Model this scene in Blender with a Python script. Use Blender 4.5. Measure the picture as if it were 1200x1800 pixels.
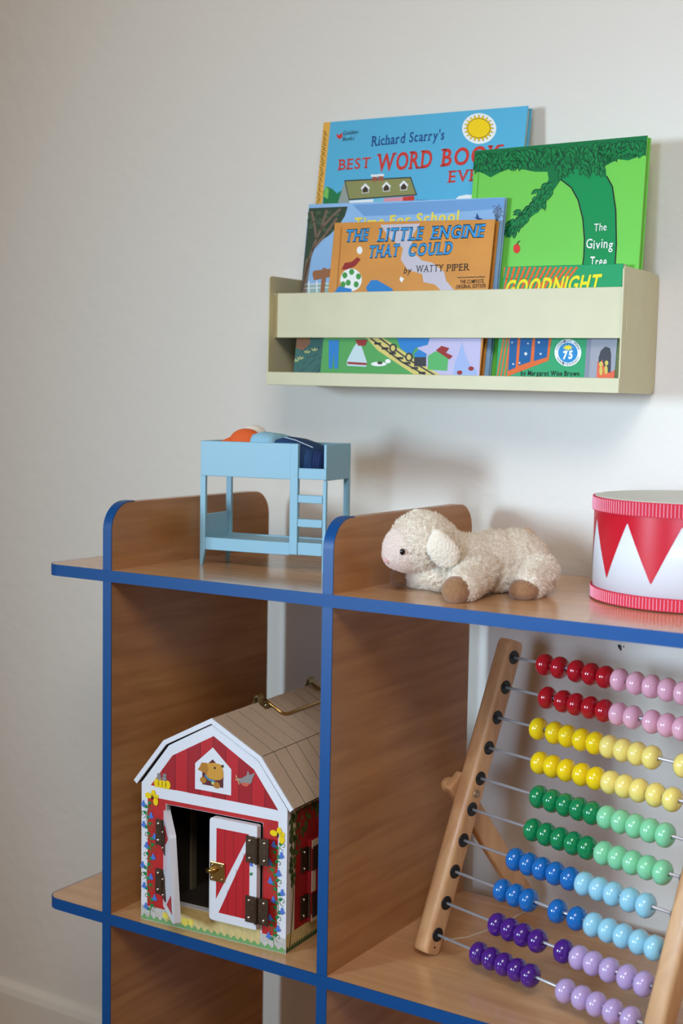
import bpy, bmesh, math, random
from mathutils import Vector, Matrix, noise
from mathutils.geometry import tessellate_polygon
random.seed(7)
for o in list(bpy.data.objects): bpy.data.objects.remove(o)
S = bpy.context.scene
COL = S.collection
R = math.radians
PI = math.pi

# ---------------------------------------------------------------- camera, world, light
CAM = Vector((0.7334, -1.1292, 0.1968))
YAW, PITCH, ROLL, FPX = R(32.66), R(4.841), R(0.951), 2406.7
_f = Vector((-math.sin(YAW)*math.cos(PITCH), math.cos(YAW)*math.cos(PITCH), -math.sin(PITCH)))
_r0 = Vector((math.cos(YAW), math.sin(YAW), 0)); _u0 = _r0.cross(_f)
_r = _r0*math.cos(ROLL) + _u0*math.sin(ROLL); _u = -_r0*math.sin(ROLL) + _u0*math.cos(ROLL)
cd = bpy.data.cameras.new('camera'); cam = bpy.data.objects.new('camera', cd); COL.objects.link(cam)
cam.matrix_world = Matrix(((_r.x, _u.x, -_f.x, CAM.x), (_r.y, _u.y, -_f.y, CAM.y), (_r.z, _u.z, -_f.z, CAM.z), (0, 0, 0, 1)))
cd.sensor_fit = 'VERTICAL'; cd.sensor_height = 36; cd.sensor_width = 24; cd.lens = FPX/1800*36
cd.dof.use_dof = True; cd.dof.focus_distance = 1.45; cd.dof.aperture_fstop = 5.0
cd.clip_start = 0.05
S.camera = cam
S.view_settings.view_transform = 'Standard'; S.view_settings.look = 'None'
S.view_settings.exposure = 0.0; S.view_settings.gamma = 1.0
try: S.view_settings.use_curve_mapping = False
except Exception: pass
w = bpy.data.worlds.new('room_light'); S.world = w; w.use_nodes = True
bg = w.node_tree.nodes['Background']; bg.inputs[0].default_value = (1.0, 0.80, 0.62, 1); bg.inputs[1].default_value = 0.19

def area(name, loc, target, sx, sy, power, color, spread=180):
    l = bpy.data.lights.new(name, 'AREA'); l.shape = 'RECTANGLE'; l.size = sx; l.size_y = sy
    l.energy = power; l.color = color; l.spread = R(spread)
    o = bpy.data.objects.new(name, l); COL.objects.link(o); o.location = loc
    o.rotation_euler = (Vector(target)-Vector(loc)).to_track_quat('-Z', 'Y').to_euler()
    return o
area('window_daylight', (-1.30, -2.35, 0.34), (0.40, 0.335, 0.03), 0.40, 0.50, 6.2, (0.62, 0.83, 1.0), 56)
area('second_window_daylight', (0.45, -2.35, 0.30), (0.54, 0.335, 0.02), 0.38, 0.50, 1.9, (0.56, 0.74, 1.0), 36)
area('upper_right_fill', (1.25, -1.95, 1.80), (0.0, 0.3, 0.10), 1.1, 0.9, 35, (1.0, 0.94, 0.87))  # added fill: unseen soft source high on the right, stands for room bounce

# ---------------------------------------------------------------- helpers
def unpx(u, v, O, N):
    """point where the sight line through photo pixel (u, v) meets the plane through O with normal N"""
    d = _f + _r*((u-600)/FPX) + _u*((900-v)/FPX)
    return CAM + d*(((O-CAM).dot(N))/d.dot(N))
def lin(c):
    return tuple((x/255/12.92 if x/255 <= 0.04045 else ((x/255+0.055)/1.055)**2.4) for x in c)
MATS = {}
def mat(name, c, rough=0.5, metal=0.0, var=0.0, vscale=60, bump=0.0, bscale=300, spec=0.5, coat=0.0, sheen=0.0):
    if name in MATS: return MATS[name]
    m = bpy.data.materials.new(name); m.use_nodes = True; nt = m.node_tree; b = nt.nodes['Principled BSDF']
    c = lin(c)
    b.inputs['Base Color'].default_value = (*c, 1); b.inputs['Roughness'].default_value = rough
    b.inputs['Metallic'].default_value = metal; b.inputs['Specular IOR Level'].default_value = spec
    b.inputs['Coat Weight'].default_value = coat; b.inputs['Coat Roughness'].default_value = 0.15
    b.inputs['Sheen Weight'].default_value = sheen
    if var or bump:
        tc = nt.nodes.new('ShaderNodeTexCoord')
    if var:
        n = nt.nodes.new('ShaderNodeTexNoise'); n.inputs['Scale'].default_value = vscale; n.inputs['Detail'].default_value = 4
        nt.links.new(tc.outputs['Object'], n.inputs['Vector'])
        rp = nt.nodes.new('ShaderNodeValToRGB')
        rp.color_ramp.elements[0].position = 0.3; rp.color_ramp.elements[1].position = 0.7
        rp.color_ramp.elements[0].color = (*[x*(1-var) for x in c], 1); rp.color_ramp.elements[1].color = (*[min(1, x*(1+var)) for x in c], 1)
        nt.links.new(n.outputs['Fac'], rp.inputs['Fac']); nt.links.new(rp.outputs['Color'], b.inputs['Base Color'])
    if bump:
        n2 = nt.nodes.new('ShaderNodeTexNoise'); n2.inputs['Scale'].default_value = bscale; n2.inputs['Detail'].default_value = 3
        nt.links.new(tc.outputs['Object'], n2.inputs['Vector'])
        bp = nt.nodes.new('ShaderNodeBump'); bp.inputs['Strength'].default_value = bump; bp.inputs['Distance'].default_value = 0.002
        nt.links.new(n2.outputs['Fac'], bp.inputs['Height']); nt.links.new(bp.outputs['Normal'], b.inputs['Normal'])
    MATS[name] = m; return m
def wood(name, c0, c1, rough, scale, axis=0, coat=0.0, spec=0.5):
    """streaky wood: noise stretched along one object axis"""
    if name in MATS: return MATS[name]
    m = bpy.data.materials.new(name); m.use_nodes = True; nt = m.node_tree; b = nt.nodes['Principled BSDF']
    tc = nt.nodes.new('ShaderNodeTexCoord'); mp = nt.nodes.new('ShaderNodeMapping')
    s = [scale]*3; s[axis] = scale*0.08; mp.inputs['Scale'].default_value = s
    n = nt.nodes.new('ShaderNodeTexNoise'); n.inputs['Scale'].default_value = 1; n.inputs['Detail'].default_value = 6; n.inputs['Distortion'].default_value = 0.6
    n3 = nt.nodes.new('ShaderNodeTexNoise'); n3.inputs['Scale'].default_value = 9; n3.inputs['Detail'].default_value = 2
    nt.links.new(tc.outputs['Object'], mp.inputs['Vector']); nt.links.new(mp.outputs['Vector'], n.inputs['Vector']); nt.links.new(tc.outputs['Object'], n3.inputs['Vector'])
    ad = nt.nodes.new('ShaderNodeMath'); ad.operation = 'MULTIPLY_ADD'; ad.inputs[1].default_value = 0.35
    nt.links.new(n3.outputs['Fac'], ad.inputs[0]); nt.links.new(n.outputs['Fac'], ad.inputs[2])
    rp = nt.nodes.new('ShaderNodeValToRGB'); rp.color_ramp.elements[0].position = 0.45; rp.color_ramp.elements[1].position = 0.85
    rp.color_ramp.elements[0].color = (*lin(c0), 1); rp.color_ramp.elements[1].color = (*lin(c1), 1)
    nt.links.new(ad.outputs[0], rp.inputs['Fac']); nt.links.new(rp.outputs['Color'], b.inputs['Base Color'])
    b.inputs['Roughness'].default_value = rough; b.inputs['Coat Weight'].default_value = coat; b.inputs['Coat Roughness'].default_value = 0.12
    b.inputs['Specular IOR Level'].default_value = spec
    MATS[name] = m; return m

def mesh_obj(name, vs, fs, m, parent=None, smooth=False, bevel=0.0, seg=2, loc=None):
    me = bpy.data.meshes.new(name); me.from_pydata([tuple(v) for v in vs], [], fs); me.update()
    if m: me.materials.append(m)
    if smooth:
        for p in me.polygons: p.use_smooth = True
    o = bpy.data.objects.new(name, me); COL.objects.link(o)
    if parent: o.parent = parent
    if loc: o.location = loc
    if bevel:
        b = o.modifiers.new('bevel', 'BEVEL'); b.width = bevel; b.segments = seg; b.limit_method = 'ANGLE'; b.angle_limit = R(40)
    return o
class MB:
    def __init__(s): s.v = []; s.f = []
    def add(s, vs, fs):
        k = len(s.v); s.v += [Vector(v) for v in vs]; s.f += [tuple(i+k for i in f) for f in fs]; return s
    def box(s, a, b):
        x0, y0, z0 = a; x1, y1, z1 = b
        return s.add([(x0,y0,z0),(x1,y0,z0),(x1,y1,z0),(x0,y1,z0),(x0,y0,z1),(x1,y0,z1),(x1,y1,z1),(x0,y1,z1)],
                     [(0,3,2,1),(4,5,6,7),(0,1,5,4),(1,2,6,5),(2,3,7,6),(3,0,4,7)])
    def hexa(s, p8):
        return s.add(p8, [(0,3,2,1),(4,5,6,7),(0,1,5,4),(1,2,6,5),(2,3,7,6),(3,0,4,7)])
    def tube(s, pts, r, n=10, cap=True):
        pts = [Vector(p) for p in pts]; rings = []; up = None
        for i, p in enumerate(pts):
            t = (pts[min(i+1, len(pts)-1)]-pts[max(i-1, 0)]).normalized()
            if up is None: up = t.orthogonal().normalized()
            up = (up - t*up.dot(t)).normalized(); sd = t.cross(up)
            rr = r[i] if isinstance(r, (list, tuple)) else r
            rings.append([p + up*(rr*math.cos(2*PI*k/n)) + sd*(rr*math.sin(2*PI*k/n)) for k in range(n)])
        vs = [v for rg in rings for v in rg]; fs = []
        for i in range(len(pts)-1):
            for k in range(n): fs.append((i*n+k, i*n+(k+1) % n, (i+1)*n+(k+1) % n, (i+1)*n+k))
        if cap: fs.append(tuple(range(n-1, -1, -1))); fs.append(tuple((len(pts)-1)*n+k for k in range(n)))
        return s.add(vs, fs)
    def lathe(s, prof, n=24, axis='z', c=(0, 0, 0), closed=False):
        vs = []; fs = []; m = len(prof); c = Vector(c)
        for k in range(n):
            a = 2*PI*k/n
            for r, h in prof:
                p = (r*math.cos(a), r*math.sin(a), h)
                if axis == 'x': p = (h, r*math.cos(a), r*math.sin(a))
                if axis == 'y': p = (r*math.cos(a), h, -r*math.sin(a))
                vs.append(c+Vector(p))
        for k in range(n):
            for j in range(m if closed else m-1):
                j2 = (j+1) % m
                fs.append((k*m+j, ((k+1) % n)*m+j, ((k+1) % n)*m+j2, k*m+j2))
        return s.add(vs, fs)
    def ball(s, c, r, n=16, m=10, rot=None):
        c = Vector(c); r = Vector(r) if hasattr(r, '__len__') else Vector((r, r, r)); vs = []; fs = []
        for j in range(m+1):
            t = PI*j/m
            for k in range(n):
                a = 2*PI*k/n; q = Vector((r.x*math.sin(t)*math.cos(a), r.y*math.sin(t)*math.sin(a), r.z*math.cos(t)))
                vs.append(c + (rot @ q if rot else q))
        for j in range(m):
            for k in range(n): fs.append((j*n+k, (j+1)*n+k, (j+1)*n+(k+1) % n, j*n+(k+1) % n))
        return s.add(vs, fs)
    def extrude(s, outer, holes, to3, t):
        """polygon with holes, front at to3(u,v,0), back at to3(u,v,t)"""
        loops = [outer]+list(holes); flat = [p for l in loops for p in l]; N = len(flat)
        tri = tessellate_polygon([[Vector((p[0], p[1], 0)) for p in l] for l in loops])
        vs = [to3(p[0], p[1], 0) for p in flat] + [to3(p[0], p[1], t) for p in flat]
        fs = [tuple(f) for f in tri] + [tuple(i+N for i in reversed(f)) for f in tri]; k = 0
        for l in loops:
            n = len(l)
            for i in range(n): fs.append((k+i, k+(i+1) % n, N+k+(i+1) % n, N+k+i))
            k += n
        return s.add(vs, fs)
    def build(s, name, m, parent=None, **kw):
        o = mesh_obj(name, s.v, s.f, m, parent, **kw)
        bm = bmesh.new(); bm.from_mesh(o.data); bmesh.ops.remove_doubles(bm, verts=bm.verts, dist=1e-7)
        bmesh.ops.recalc_face_normals(bm, faces=bm.faces); bm.to_mesh(o.data); bm.free()
        if kw.get('smooth'):
            for p in o.data.polygons: p.use_smooth = True
        return o
def empty(name, label, cat, loc=(0, 0, 0), rz=0.0, group=None, mw=None):
    o = bpy.data.objects.new(name, None); COL.objects.link(o); o.empty_display_size = 0.02
    if mw is not None: o.matrix_world = mw
    else: o.location = loc; o.rotation_euler = (0, 0, rz)
    o['label'] = label; o['category'] = cat
    if group: o['group'] = group
    return o
def tag(o, label, cat, group=None):
    o['label'] = label; o['category'] = cat
    if group: o['group'] = group
    return o
def struct(o): o['kind'] = 'structure'; return o

# flat print: polygons in the (x, z) plane of a face that looks along -y
def flat(name, polys, m, parent, lift, holes=()):
    """polys: list of closed 2D loops, laid lift metres in front of y = 0"""
    vs = []; fs = []
    for p in polys:
        k = len(vs); vs += [(a, -lift, b) for a, b in p]
        for t in tessellate_polygon([[Vector((a, b, 0)) for a, b in p]]):
            a, b, c = [Vector((p[i][0], p[i][1])) for i in t]
            cr = (b-a).x*(c-a).y-(b-a).y*(c-a).x
            fs.append(tuple(k+i for i in (t if cr > 0 else reversed(t))))
    return mesh_obj(name, vs, fs, m, parent)
def ell(cx, cy, rx, ry=None, n=20, a0=0):
    ry = rx if ry is None else ry
    return [(cx+rx*math.cos(a0+2*PI*k/n), cy+ry*math.sin(a0+2*PI*k/n)) for k in range(n)]
def starp(cx, cy, r0, r1, n, sy=1.0):
    return [(cx+(r0 if k % 2 == 0 else r1)*math.cos(PI*k/n), cy+sy*(r0 if k % 2 == 0 else r1)*math.sin(PI*k/n)) for k in range(2*n)]
def stroke(pts, wd):
    out = []
    for (ax, ay), (bx, by) in zip(pts, pts[1:]):
        d = math.hypot(bx-ax, by-ay) or 1e-9; nx, ny = -(by-ay)/d*wd/2, (bx-ax)/d*wd/2
        ex, ey = (bx-ax)/d*wd*0.2, (by-ay)/d*wd*0.2
        out.append([(ax-ex+nx, ay-ey+ny), (bx+ex+nx, by+ey+ny), (bx+ex-nx, by+ey-ny), (ax-ex-nx, ay-ey-ny)])
    return out
def rect(x0, y0, x1, y1): return [(x0, y0), (x1, y0), (x1, y1), (x0, y1)]
def leaf(x, y, a, l, wd):
    c, s_ = math.cos(a), math.sin(a); pr = [(0, 0), (.25, .42), (.55, .5), (1, 0), (.55, -.5), (.25, -.42)]
    return [(x+c*p*l-s_*q*wd, y+s_*p*l+c*q*wd) for p, q in pr]

_glyph = {}
def glyph(ch, bold):
    k = (ch, bold)
    if k in _glyph: return _glyph[k]
    cu = bpy.data.curves.new('t', 'FONT'); cu.body = ch; cu.size = 1.0; cu.offset = bold; cu.resolution_u = 3; cu.fill_mode = 'FRONT'
    o = bpy.data.objects.new('t', cu); COL.objects.link(o); bpy.context.view_layer.update()
    me = bpy.data.meshes.new_from_object(o.evaluated_get(bpy.context.evaluated_depsgraph_get()))
    v = [(p.co.x, p.co.y) for p in me.vertices]; f = [tuple(p.vertices) for p in me.polygons]
    bpy.data.objects.remove(o); bpy.data.curves.remove(cu); bpy.data.meshes.remove(me)
    _glyph[k] = (v, f); return v, f
CAPH = max(y for x, y in glyph('H', 0.0)[0])
SERIF = {'B': '0b0t', 'E': '0b0t', 'T': '5b', 'W': '0t9t', 'R': '0b0t9b', 'D': '0b0t', 'K': '0b0t9b9t', 'V': '0t9t', 'I': '5b5t', 'H': '0b0t9b9t',
         'L': '0b0t', 'N': '0b0t9t', 'A': '0b9b', 'U': '0t9t', 'P': '0b0t', 'Y': '0t9t5b', 'C': '', 'O': '', 'S': '', 'G': '', 'i': '5b', 'h': '0b9b', 'r': '0b', 'M': '0b0t9b9t'}
def lettering(text, mapf, bl, br, cap, m, parent, lift, serif=False, bold=0.0, shear=0.0, wobble=0.0, name='lettering'):
    """text set between pixels bl and br (baseline ends), cap height in pixels; mapf: pixel -> face (x, z)"""
    vs = []; fs = []; x = 0.0
    for ch in text:
        if ch == ' ': x += 0.42*CAPH; continue
        v, f = glyph(ch, bold)
        x0 = min(a for a, b in v); x1 = max(a for a, b in v); k = len(vs)
        dy = random.uniform(-wobble, wobble)
        vs += [(a-x0+x, b+dy) for a, b in v]; fs += [tuple(i+k for i in q) for q in f]
        if serif and ch in SERIF:
            sp = SERIF[ch]; wd = x1-x0; st = 0.10
            for i in range(0, len(sp), 2):
                cx = {'0': min(st*.5, wd/2), '5': wd/2, '9': max(wd-st*.5, wd/2)}[sp[i]]; cy = 0.0 if sp[i+1] == 'b' else CAPH
                if sp[i+1] == 'b': y0, y1 = -bold, 0.055
                else: y0, y1 = CAPH-0.055, CAPH+bold
                k = len(vs); vs += [(x+cx-.13, y0), (x+cx+.13, y0), (x+cx+.13, y1), (x+cx-.13, y1)]; fs.append((k, k+1, k+2, k+3))
        x += (x1-x0) + 0.17*CAPH
    W = x-0.17*CAPH
    A = Vector(mapf(*bl)); B = Vector(mapf(*br)); T = Vector(mapf(bl[0], bl[1]-cap)); h = (T-A).y
    out = []
    for a, b in vs:
        b2 = b/CAPH; q = A+(B-A)*((a+shear*b)/W); out.append((q.x, -lift, q.y+h*b2))
    return mesh_obj(name, out, fs, m, parent)

# ---------------------------------------------------------------- the setting
YW = 0.335
def wall_material():
    m = mat('wall_paint', (226, 221, 213), 0.85, spec=0.25); nt = m.node_tree; b = nt.nodes['Principled BSDF']
    tc = nt.nodes.new('ShaderNodeTexCoord'); h = None
    n1 = nt.nodes.new('ShaderNodeTexNoise'); n1.inputs['Scale'].default_value = 55; n1.inputs['Detail'].default_value = 5
    n2 = nt.nodes.new('ShaderNodeTexNoise'); n2.inputs['Scale'].default_value = 6; n2.inputs['Detail'].default_value = 2
    mx = nt.nodes.new('ShaderNodeMath'); mx.operation = 'MULTIPLY_ADD'; mx.inputs[1].default_value = 1.5
    for n in (n1, n2): nt.links.new(tc.outputs['Object'], n.inputs['Vector'])
    nt.links.new(n2.outputs['Fac'], mx.inputs[0]); nt.links.new(n1.outputs['Fac'], mx.inputs[2])
    bp = nt.nodes.new('ShaderNodeBump'); bp.inputs['Strength'].default_value = 0.35; bp.inputs['Distance'].default_value = 0.004
    nt.links.new(mx.outputs[0], bp.inputs['Height']); nt.links.new(bp.outputs['Normal'], b.inputs['Normal'])
    return m
M_WALL = wall_material()
wall = struct(MB().box((-3.2, YW, -0.80), (2.4, YW+0.1, 1.7)).build('wall_back', M_WALL))
sc = MB(); P_ = unpx(1089, 1137, Vector((0, YW, 0)), Vector((0, 1, 0)))
for dx, dz, r_ in ((0, 0, .0022), (.0012, -.0026, .0014), (-.0016, .0012, .0012), (.0045, .0006, .0009)): sc.ball((P_.x+dx, YW, P_.z+dz), (r_, .0004, r_*1.2), 10, 6)
sc.build('scuff_mark', mat('scuff', (60, 56, 60), .9), wall)
FLOOR = -0.80
floor_o = struct(MB().box((-3.2, -3.2, FLOOR-0.05), (2.4, YW+0.1, FLOOR)).build('floor', wood('floor_wood', (120, 84, 54), (160, 118, 80), 0.5, 14, 0)))
M_BASE = mat('baseboard_paint', (226, 220, 210), 0.5)
bb = MB(); prof = [(0, 0), (-0.013, 0), (-0.013, 0.066), (-0.010, 0.076), (-0.004, 0.082), (0, 0.083)]
n = len(prof); vs = [(x, YW+a, FLOOR+b) for x in (-3.2, 2.4) for a, b in prof]
bb.add(vs, [(i, (i+1) % n, n+(i+1) % n, n+i) for i in range(n)] + [tuple(range(n)), tuple(range(2*n-1, n-1, -1))])
struct(bb.build('baseboard_back', M_BASE))

# ---------------------------------------------------------------- shelving unit
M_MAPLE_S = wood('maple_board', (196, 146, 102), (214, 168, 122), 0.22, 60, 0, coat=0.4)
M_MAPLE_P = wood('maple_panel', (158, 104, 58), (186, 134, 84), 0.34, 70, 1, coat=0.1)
M_BLUE = mat('blue_edging', (4, 70, 132), 0.42, spec=0.3)
T, TP, HS, DEP = 0.0128, 0.0123, 0.3915, 0.300
XL, XR = -0.394, 0.66
unit = empty('toy_shelf', 'maple open toy shelf with blue edging standing against the wall', 'shelf unit', (0, 0, FLOOR))
def rounded(x0, y0, x1, y1, rs, n=8):
    """rs: radii at (x0,y0),(x1,y0),(x1,y1),(x0,y1)"""
    out = []
    for (cx, cy, r, a0) in ((x0, y0, rs[0], PI), (x1, y0, rs[1], 1.5*PI), (x1, y1, rs[2], 0), (x0, y1, rs[3], .5*PI)):
        sx = 1 if cx == x0 else -1; sy = 1 if cy == y0 else -1
        if r == 0: out.append((cx, cy)); continue
        for k in range(n+1):
            a = a0+.5*PI*k/n; out.append((cx+sx*r+r*math.cos(a), cy+sy*r+r*math.sin(a)))
    return out
def band(loop, to3, t, th, parent, name='edge_band', proud=0.0006):
    """edging strip wrapped round the rim of a board: loop inside, pushed out by th"""
    n = len(loop); out = []
    for i in range(n):
        a = Vector(loop[i-1]); b = Vector(loop[i]); c = Vector(loop[(i+1) % n])
        d1 = (b-a).normalized(); d2 = (c-b).normalized(); nrm = Vector((d1.y+d2.y, -(d1.x+d2.x))).normalized()
        k = 1/max(.5, nrm.dot(Vector((d1.y, -d1.x)))); out.append((b.x+nrm.x*th*k, b.y+nrm.y*th*k))
    m = MB(); vs = [to3(x, y, z) for z in (-proud*.0, t) for l in (loop, out) for x, y in l]
    fs = []
    for i in range(n):
        j = (i+1) % n
        fs += [(n+i, n+j, 3*n+j, 3*n+i), (i, n+i, n+j, j)[::-1], (2*n+i, 2*n+j, 3*n+j, 3*n+i)[::-1], (i, j, 2*n+j, 2*n+i)]
    m.add(vs, fs); return m.build(name, M_BLUE, parent)
ET = 0.0012
def shelf_board(ztop, name='shelf_board'):
    loop = rounded(XL+ET, 0+ET, XR-ET, DEP-ET, (.018, .018, .018, .018))
    to3 = lambda x, y, z: (x, y, ztop-FLOOR-z)
    b = MB().extrude(loop, [], to3, T).build(name, M_MAPLE_S, unit)
    band(loop, to3, T, ET, b)
def upright(x1, ztop, zbot, name='upright_panel'):
    inset = 0.0012
    loop = rounded(inset+ET, zbot-FLOOR, DEP-ET, ztop-FLOOR-ET, (0, 0, .030, .030))
    to3 = lambda y, z, x: (x1-x, y, z)
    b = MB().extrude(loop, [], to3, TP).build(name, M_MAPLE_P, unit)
    # edging runs up the front and round the front corner: the path is the front part of the outline
    i0 = [i for i, q in enumerate(loop) if abs(q[0]-(inset+ET)) < 1e-6 and q[1] < 0.02][0]
    path = [loop[i0]] + list(reversed([q for q in loop if q[1] > ztop-FLOOR-.0325 and q[0] < .036])) + [(.040, ztop-FLOOR-ET)]
    out = []
    for i, q in enumerate(path):
        a = Vector(path[max(0, i-1)]); c = Vector(path[min(len(path)-1, i+1)]); d = (c-a).normalized(); out.append((q[0]-d.y*ET, q[1]+d.x*ET))
    n_ = len(path); m = MB(); vs = [to3(y, z, x) for x in (0, TP) for l in (path, out) for y, z in l]; fs = []
    for i in range(n_-1):
        fs += [(n_+i, n_+i+1, 3*n_+i+1, 3*n_+i), (i, i+1, n_+i+1, n_+i), (2*n_+i, 2*n_+i+1, 3*n_+i+1, 3*n_+i), (i, i+1, 2*n_+i+1, 2*n_+i)]
    fs += [(0, n_, 3*n_, 2*n_), (n_-1, 2*n_-1, 4*n_-1, 3*n_-1)]
    o_ = m.add(vs, fs).build('edge_band', M_BLUE, b, smooth=True); o_.modifiers.new('split', 'EDGE_SPLIT').split_angle = R(40)
for zt in (0.0, -HS, -0.735): shelf_board(zt)
HP = 0.0757
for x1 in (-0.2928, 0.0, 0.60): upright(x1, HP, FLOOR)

# ---------------------------------------------------------------- wall book rail
M_CREAM = mat('cream_metal', (204, 196, 158), 0.45, var=0.03, vscale=30)
M_CREAMD = mat('cream_metal_side', (212, 196, 140), 0.5)
X0, X1, YF, Z0, Z1 = -0.2496, 0.2029, 0.2302, 0.2092, 0.3404
ws = empty('wall_book_rail', 'cream metal wall shelf holding picture books, front rail across it', 'wall shelf', (X0, YW, Z0), 0)
ws.rotation_euler = (0, 0.0105, 0)
LX, LD, LZ = X1-X0, YW-YF, Z1-Z0
SH = 0.0022
def side_prof():
    p = [(-LD, 0.0)]; p += [(-0.012, 0.0), (-0.004, 0.003), (-0.0006, 0.009)]
    p += [(-0.0006, LZ-0.011)] + [(-0.0006-0.030*(1-math.cos(a)), LZ-0.011+0.011*math.sin(a)) for a in (0.3, .6, .9, 1.2, 1.5)] + [(-LD+0.004, LZ), (-LD, LZ-0.003)]
    return p
slot = [(-LD+0.0105, 0.0565), (-LD+0.0128, 0.0565), (-LD+0.0128, 0.1115), (-LD+0.0105, 0.1115)]
for xa in (0.0, LX-SH):
    MB().extrude(side_prof(), [slot], lambda y, z, x, xa=xa: (xa+x, y, z), SH).build('side_panel', M_CREAMD if False else M_CREAM, ws, bevel=0.0006)
MB().box((SH, -0.0022, 0.001), (LX-SH, -0.0006, LZ-0.012)).build('back_plate', M_CREAM, ws)
MB().box((SH, -LD+0.0005, 0.0), (LX-SH, -0.0006, 0.0018)).build('base_plate', M_CREAM, ws)
MB().box((0.0004, -LD-0.0014, 0.0), (LX-0.0004, -LD+0.0004, 0.0156)).build('front_lip', M_CREAM, ws, bevel=0.0006)
MB().box((0.0024, -LD+0.0110, 0.0573), (LX-0.0024, -LD+0.0126, 0.1107)).build('front_rail', M_CREAM, ws, bevel=0.0005)
for xa, xb in ((-0.0016, 0.0026), (LX-0.0026, LX+0.0008)):
    MB().box((xa, -LD+0.0107, 0.0600), (xb, -LD+0.0126, 0.1085)).build('rail_tab', M_CREAM, ws)

# ---------------------------------------------------------------- picture books
M_PAGE = mat('page_edges', (226, 216, 194), 0.8, var=0.06, vscale=500)
def book(name, label, X, Yb, zf, lean, roll, wd, ht, th, cover, spine_mat=None, cov=0.0022, over=0.003, page=None):
    lean, roll = R(lean), R(roll)
    v0 = Vector((0, math.sin(lean), math.cos(lean))); ex = Vector((1, 0, 0))
    u = ex*math.cos(roll)+v0*math.sin(roll); v = v0*math.cos(roll)-ex*math.sin(roll); nn = v.cross(u)
    z = zf - min(0, u.z*wd)
    o = Vector((X, Yb, z))
    low = min((o+u*a*wd+v*0+nn*b*th).z for a in (0, 1) for b in (0, 1)); o.z += zf-low if low < zf else 0
    mw = Matrix(((u.x, nn.x, v.x, o.x), (u.y, nn.y, v.y, o.y), (u.z, nn.z, v.z, o.z), (0, 0, 0, 1)))
    root = empty(name, label, 'book', mw=mw, group='picture books in the wall shelf')
    fc = MB().box((0, 0, 0), (wd, cov, ht)).build('front_cover', cover, root, bevel=0.0008)
    MB().box((0, th-cov, 0), (wd, th, ht)).build('back_cover', cover, root, bevel=0.0008)
    MB().box((0, cov, 0), (0.0022, th-cov, ht)).build('spine', spine_mat or cover, root)
    MB().box((0.0024, cov, over), (wd-over, th-cov, ht-over)).build('page_block', page or M_PAGE, root)
    # pressed hinge groove along the spine
    mp = lambda a, b: ((lambda P: ((P-o).dot(u), (P-o).dot(v)))(unpx(a, b, o, nn)))
    def pr(polys, m, layer=1, nm='printed_picture'):
        cl = []
        for p in polys:
            q = [mp(*c) for c in p]; cl.append([(min(max(a, 0.0003), wd-0.0003), min(max(b, 0.0003), ht-0.0003)) for a, b in q])
        return flat(nm, cl, m, fc, 0.00008*layer)
    def tx(*a, layer=5, **k): return lettering(a[0], mp, a[1], a[2], a[3], a[4], fc, 0.00008*layer, **k)
    return root, mp, pr, tx
ink = lambda n_, c, r=0.5: mat('ink_'+n_, c, r, spec=0.2)
GL = 0.42
# --- large blue word book
root, mp, pr, tx = book('picture_book', 'large sky blue hardcover with red title and yellow sun, rearmost in the wall shelf', -0.2352, 0.2775, 0.2122, 6.5, -1.43, 0.2782, 0.3162, 0.0125, mat('cover_sky_blue', (88, 176, 214), GL, spec=0.25), mat('cover_gold_spine', (224, 170, 70), 0.4))
pr([[(562, 212), (581, 212), (564, 380), (551, 380)]], ink('gold', (226, 172, 74)), 1, 'gold_spine_strip')
pr([s for k in range(16) for s in stroke([(569-k*.95+random.uniform(-1, 1), 230+k*9), (574-k*.95+random.uniform(-2, 2), 233+k*9), (570-k*.95, 236+k*9), (575-k*.95, 238+k*9)], 1.1)], ink('brown', (92, 62, 24)), 2, 'spine_scrollwork')
pr([ell(842, 226, 30, 27, 28)], ink('white', (236, 238, 236)), 1)
pr([starp(841.5, 225.5, 27, 20, 20, .9)], ink('black', (34, 30, 28)), 2)
pr([starp(841.5, 225.5, 25.5, 20, 20, .9)], ink('sun', (240, 200, 40)), 3)
pr([ell(841.5, 225.5, 20.5, 17.5, 24)], ink('black', None), 4)
pr([ell(841.5, 225.5, 19.6, 16.6, 24)], ink('sun2', (246, 208, 24)), 5)
tx('Richard', (653, 257), (711, 251), 17, ink('navy', (32, 66, 130)), serif=True, bold=0.008)
tx("Scarry's", (719, 250), (780, 245), 17, ink('navy', None), serif=True, bold=0.008)
tx('BEST', (595, 299), (650, 295), 18, ink('red', (205, 58, 48)), serif=True, bold=0.012)
tx('WORD', (662, 301), (758, 294), 29, ink('red', None), serif=True, bold=0.022)
tx('BOOK', (776, 292), (880, 285), 29, ink('red', None), serif=True, bold=0.022)
tx('EVER', (788, 321), (858, 316), 20, ink('red', None), serif=True, bold=0.012)
pr([[(591, 235), (596, 238), (601, 233), (602, 241), (596, 245), (592, 241)]], ink('red', None), 2)
tx('Golden', (602, 238), (628, 235), 7, ink('navyd', (24, 34, 60)), shear=.25)
tx("Books'", (602, 248), (623, 246), 7, ink('navyd', None), shear=.25)
pr([[(568, 366), (568, 336), (575, 328), (584, 332), (592, 340), (602, 334), (606, 350), (600, 366)]], ink('leaf', (40, 120, 70)), 1)
pr([[(568, 345), (572, 327), (578, 333), (576, 350)]], ink('leaf2', (120, 190, 90)), 2)
pr([[(606, 318), (594, 356), (614, 366), (614, 350)]], ink('slate', (150, 158, 150)), 2)
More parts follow.
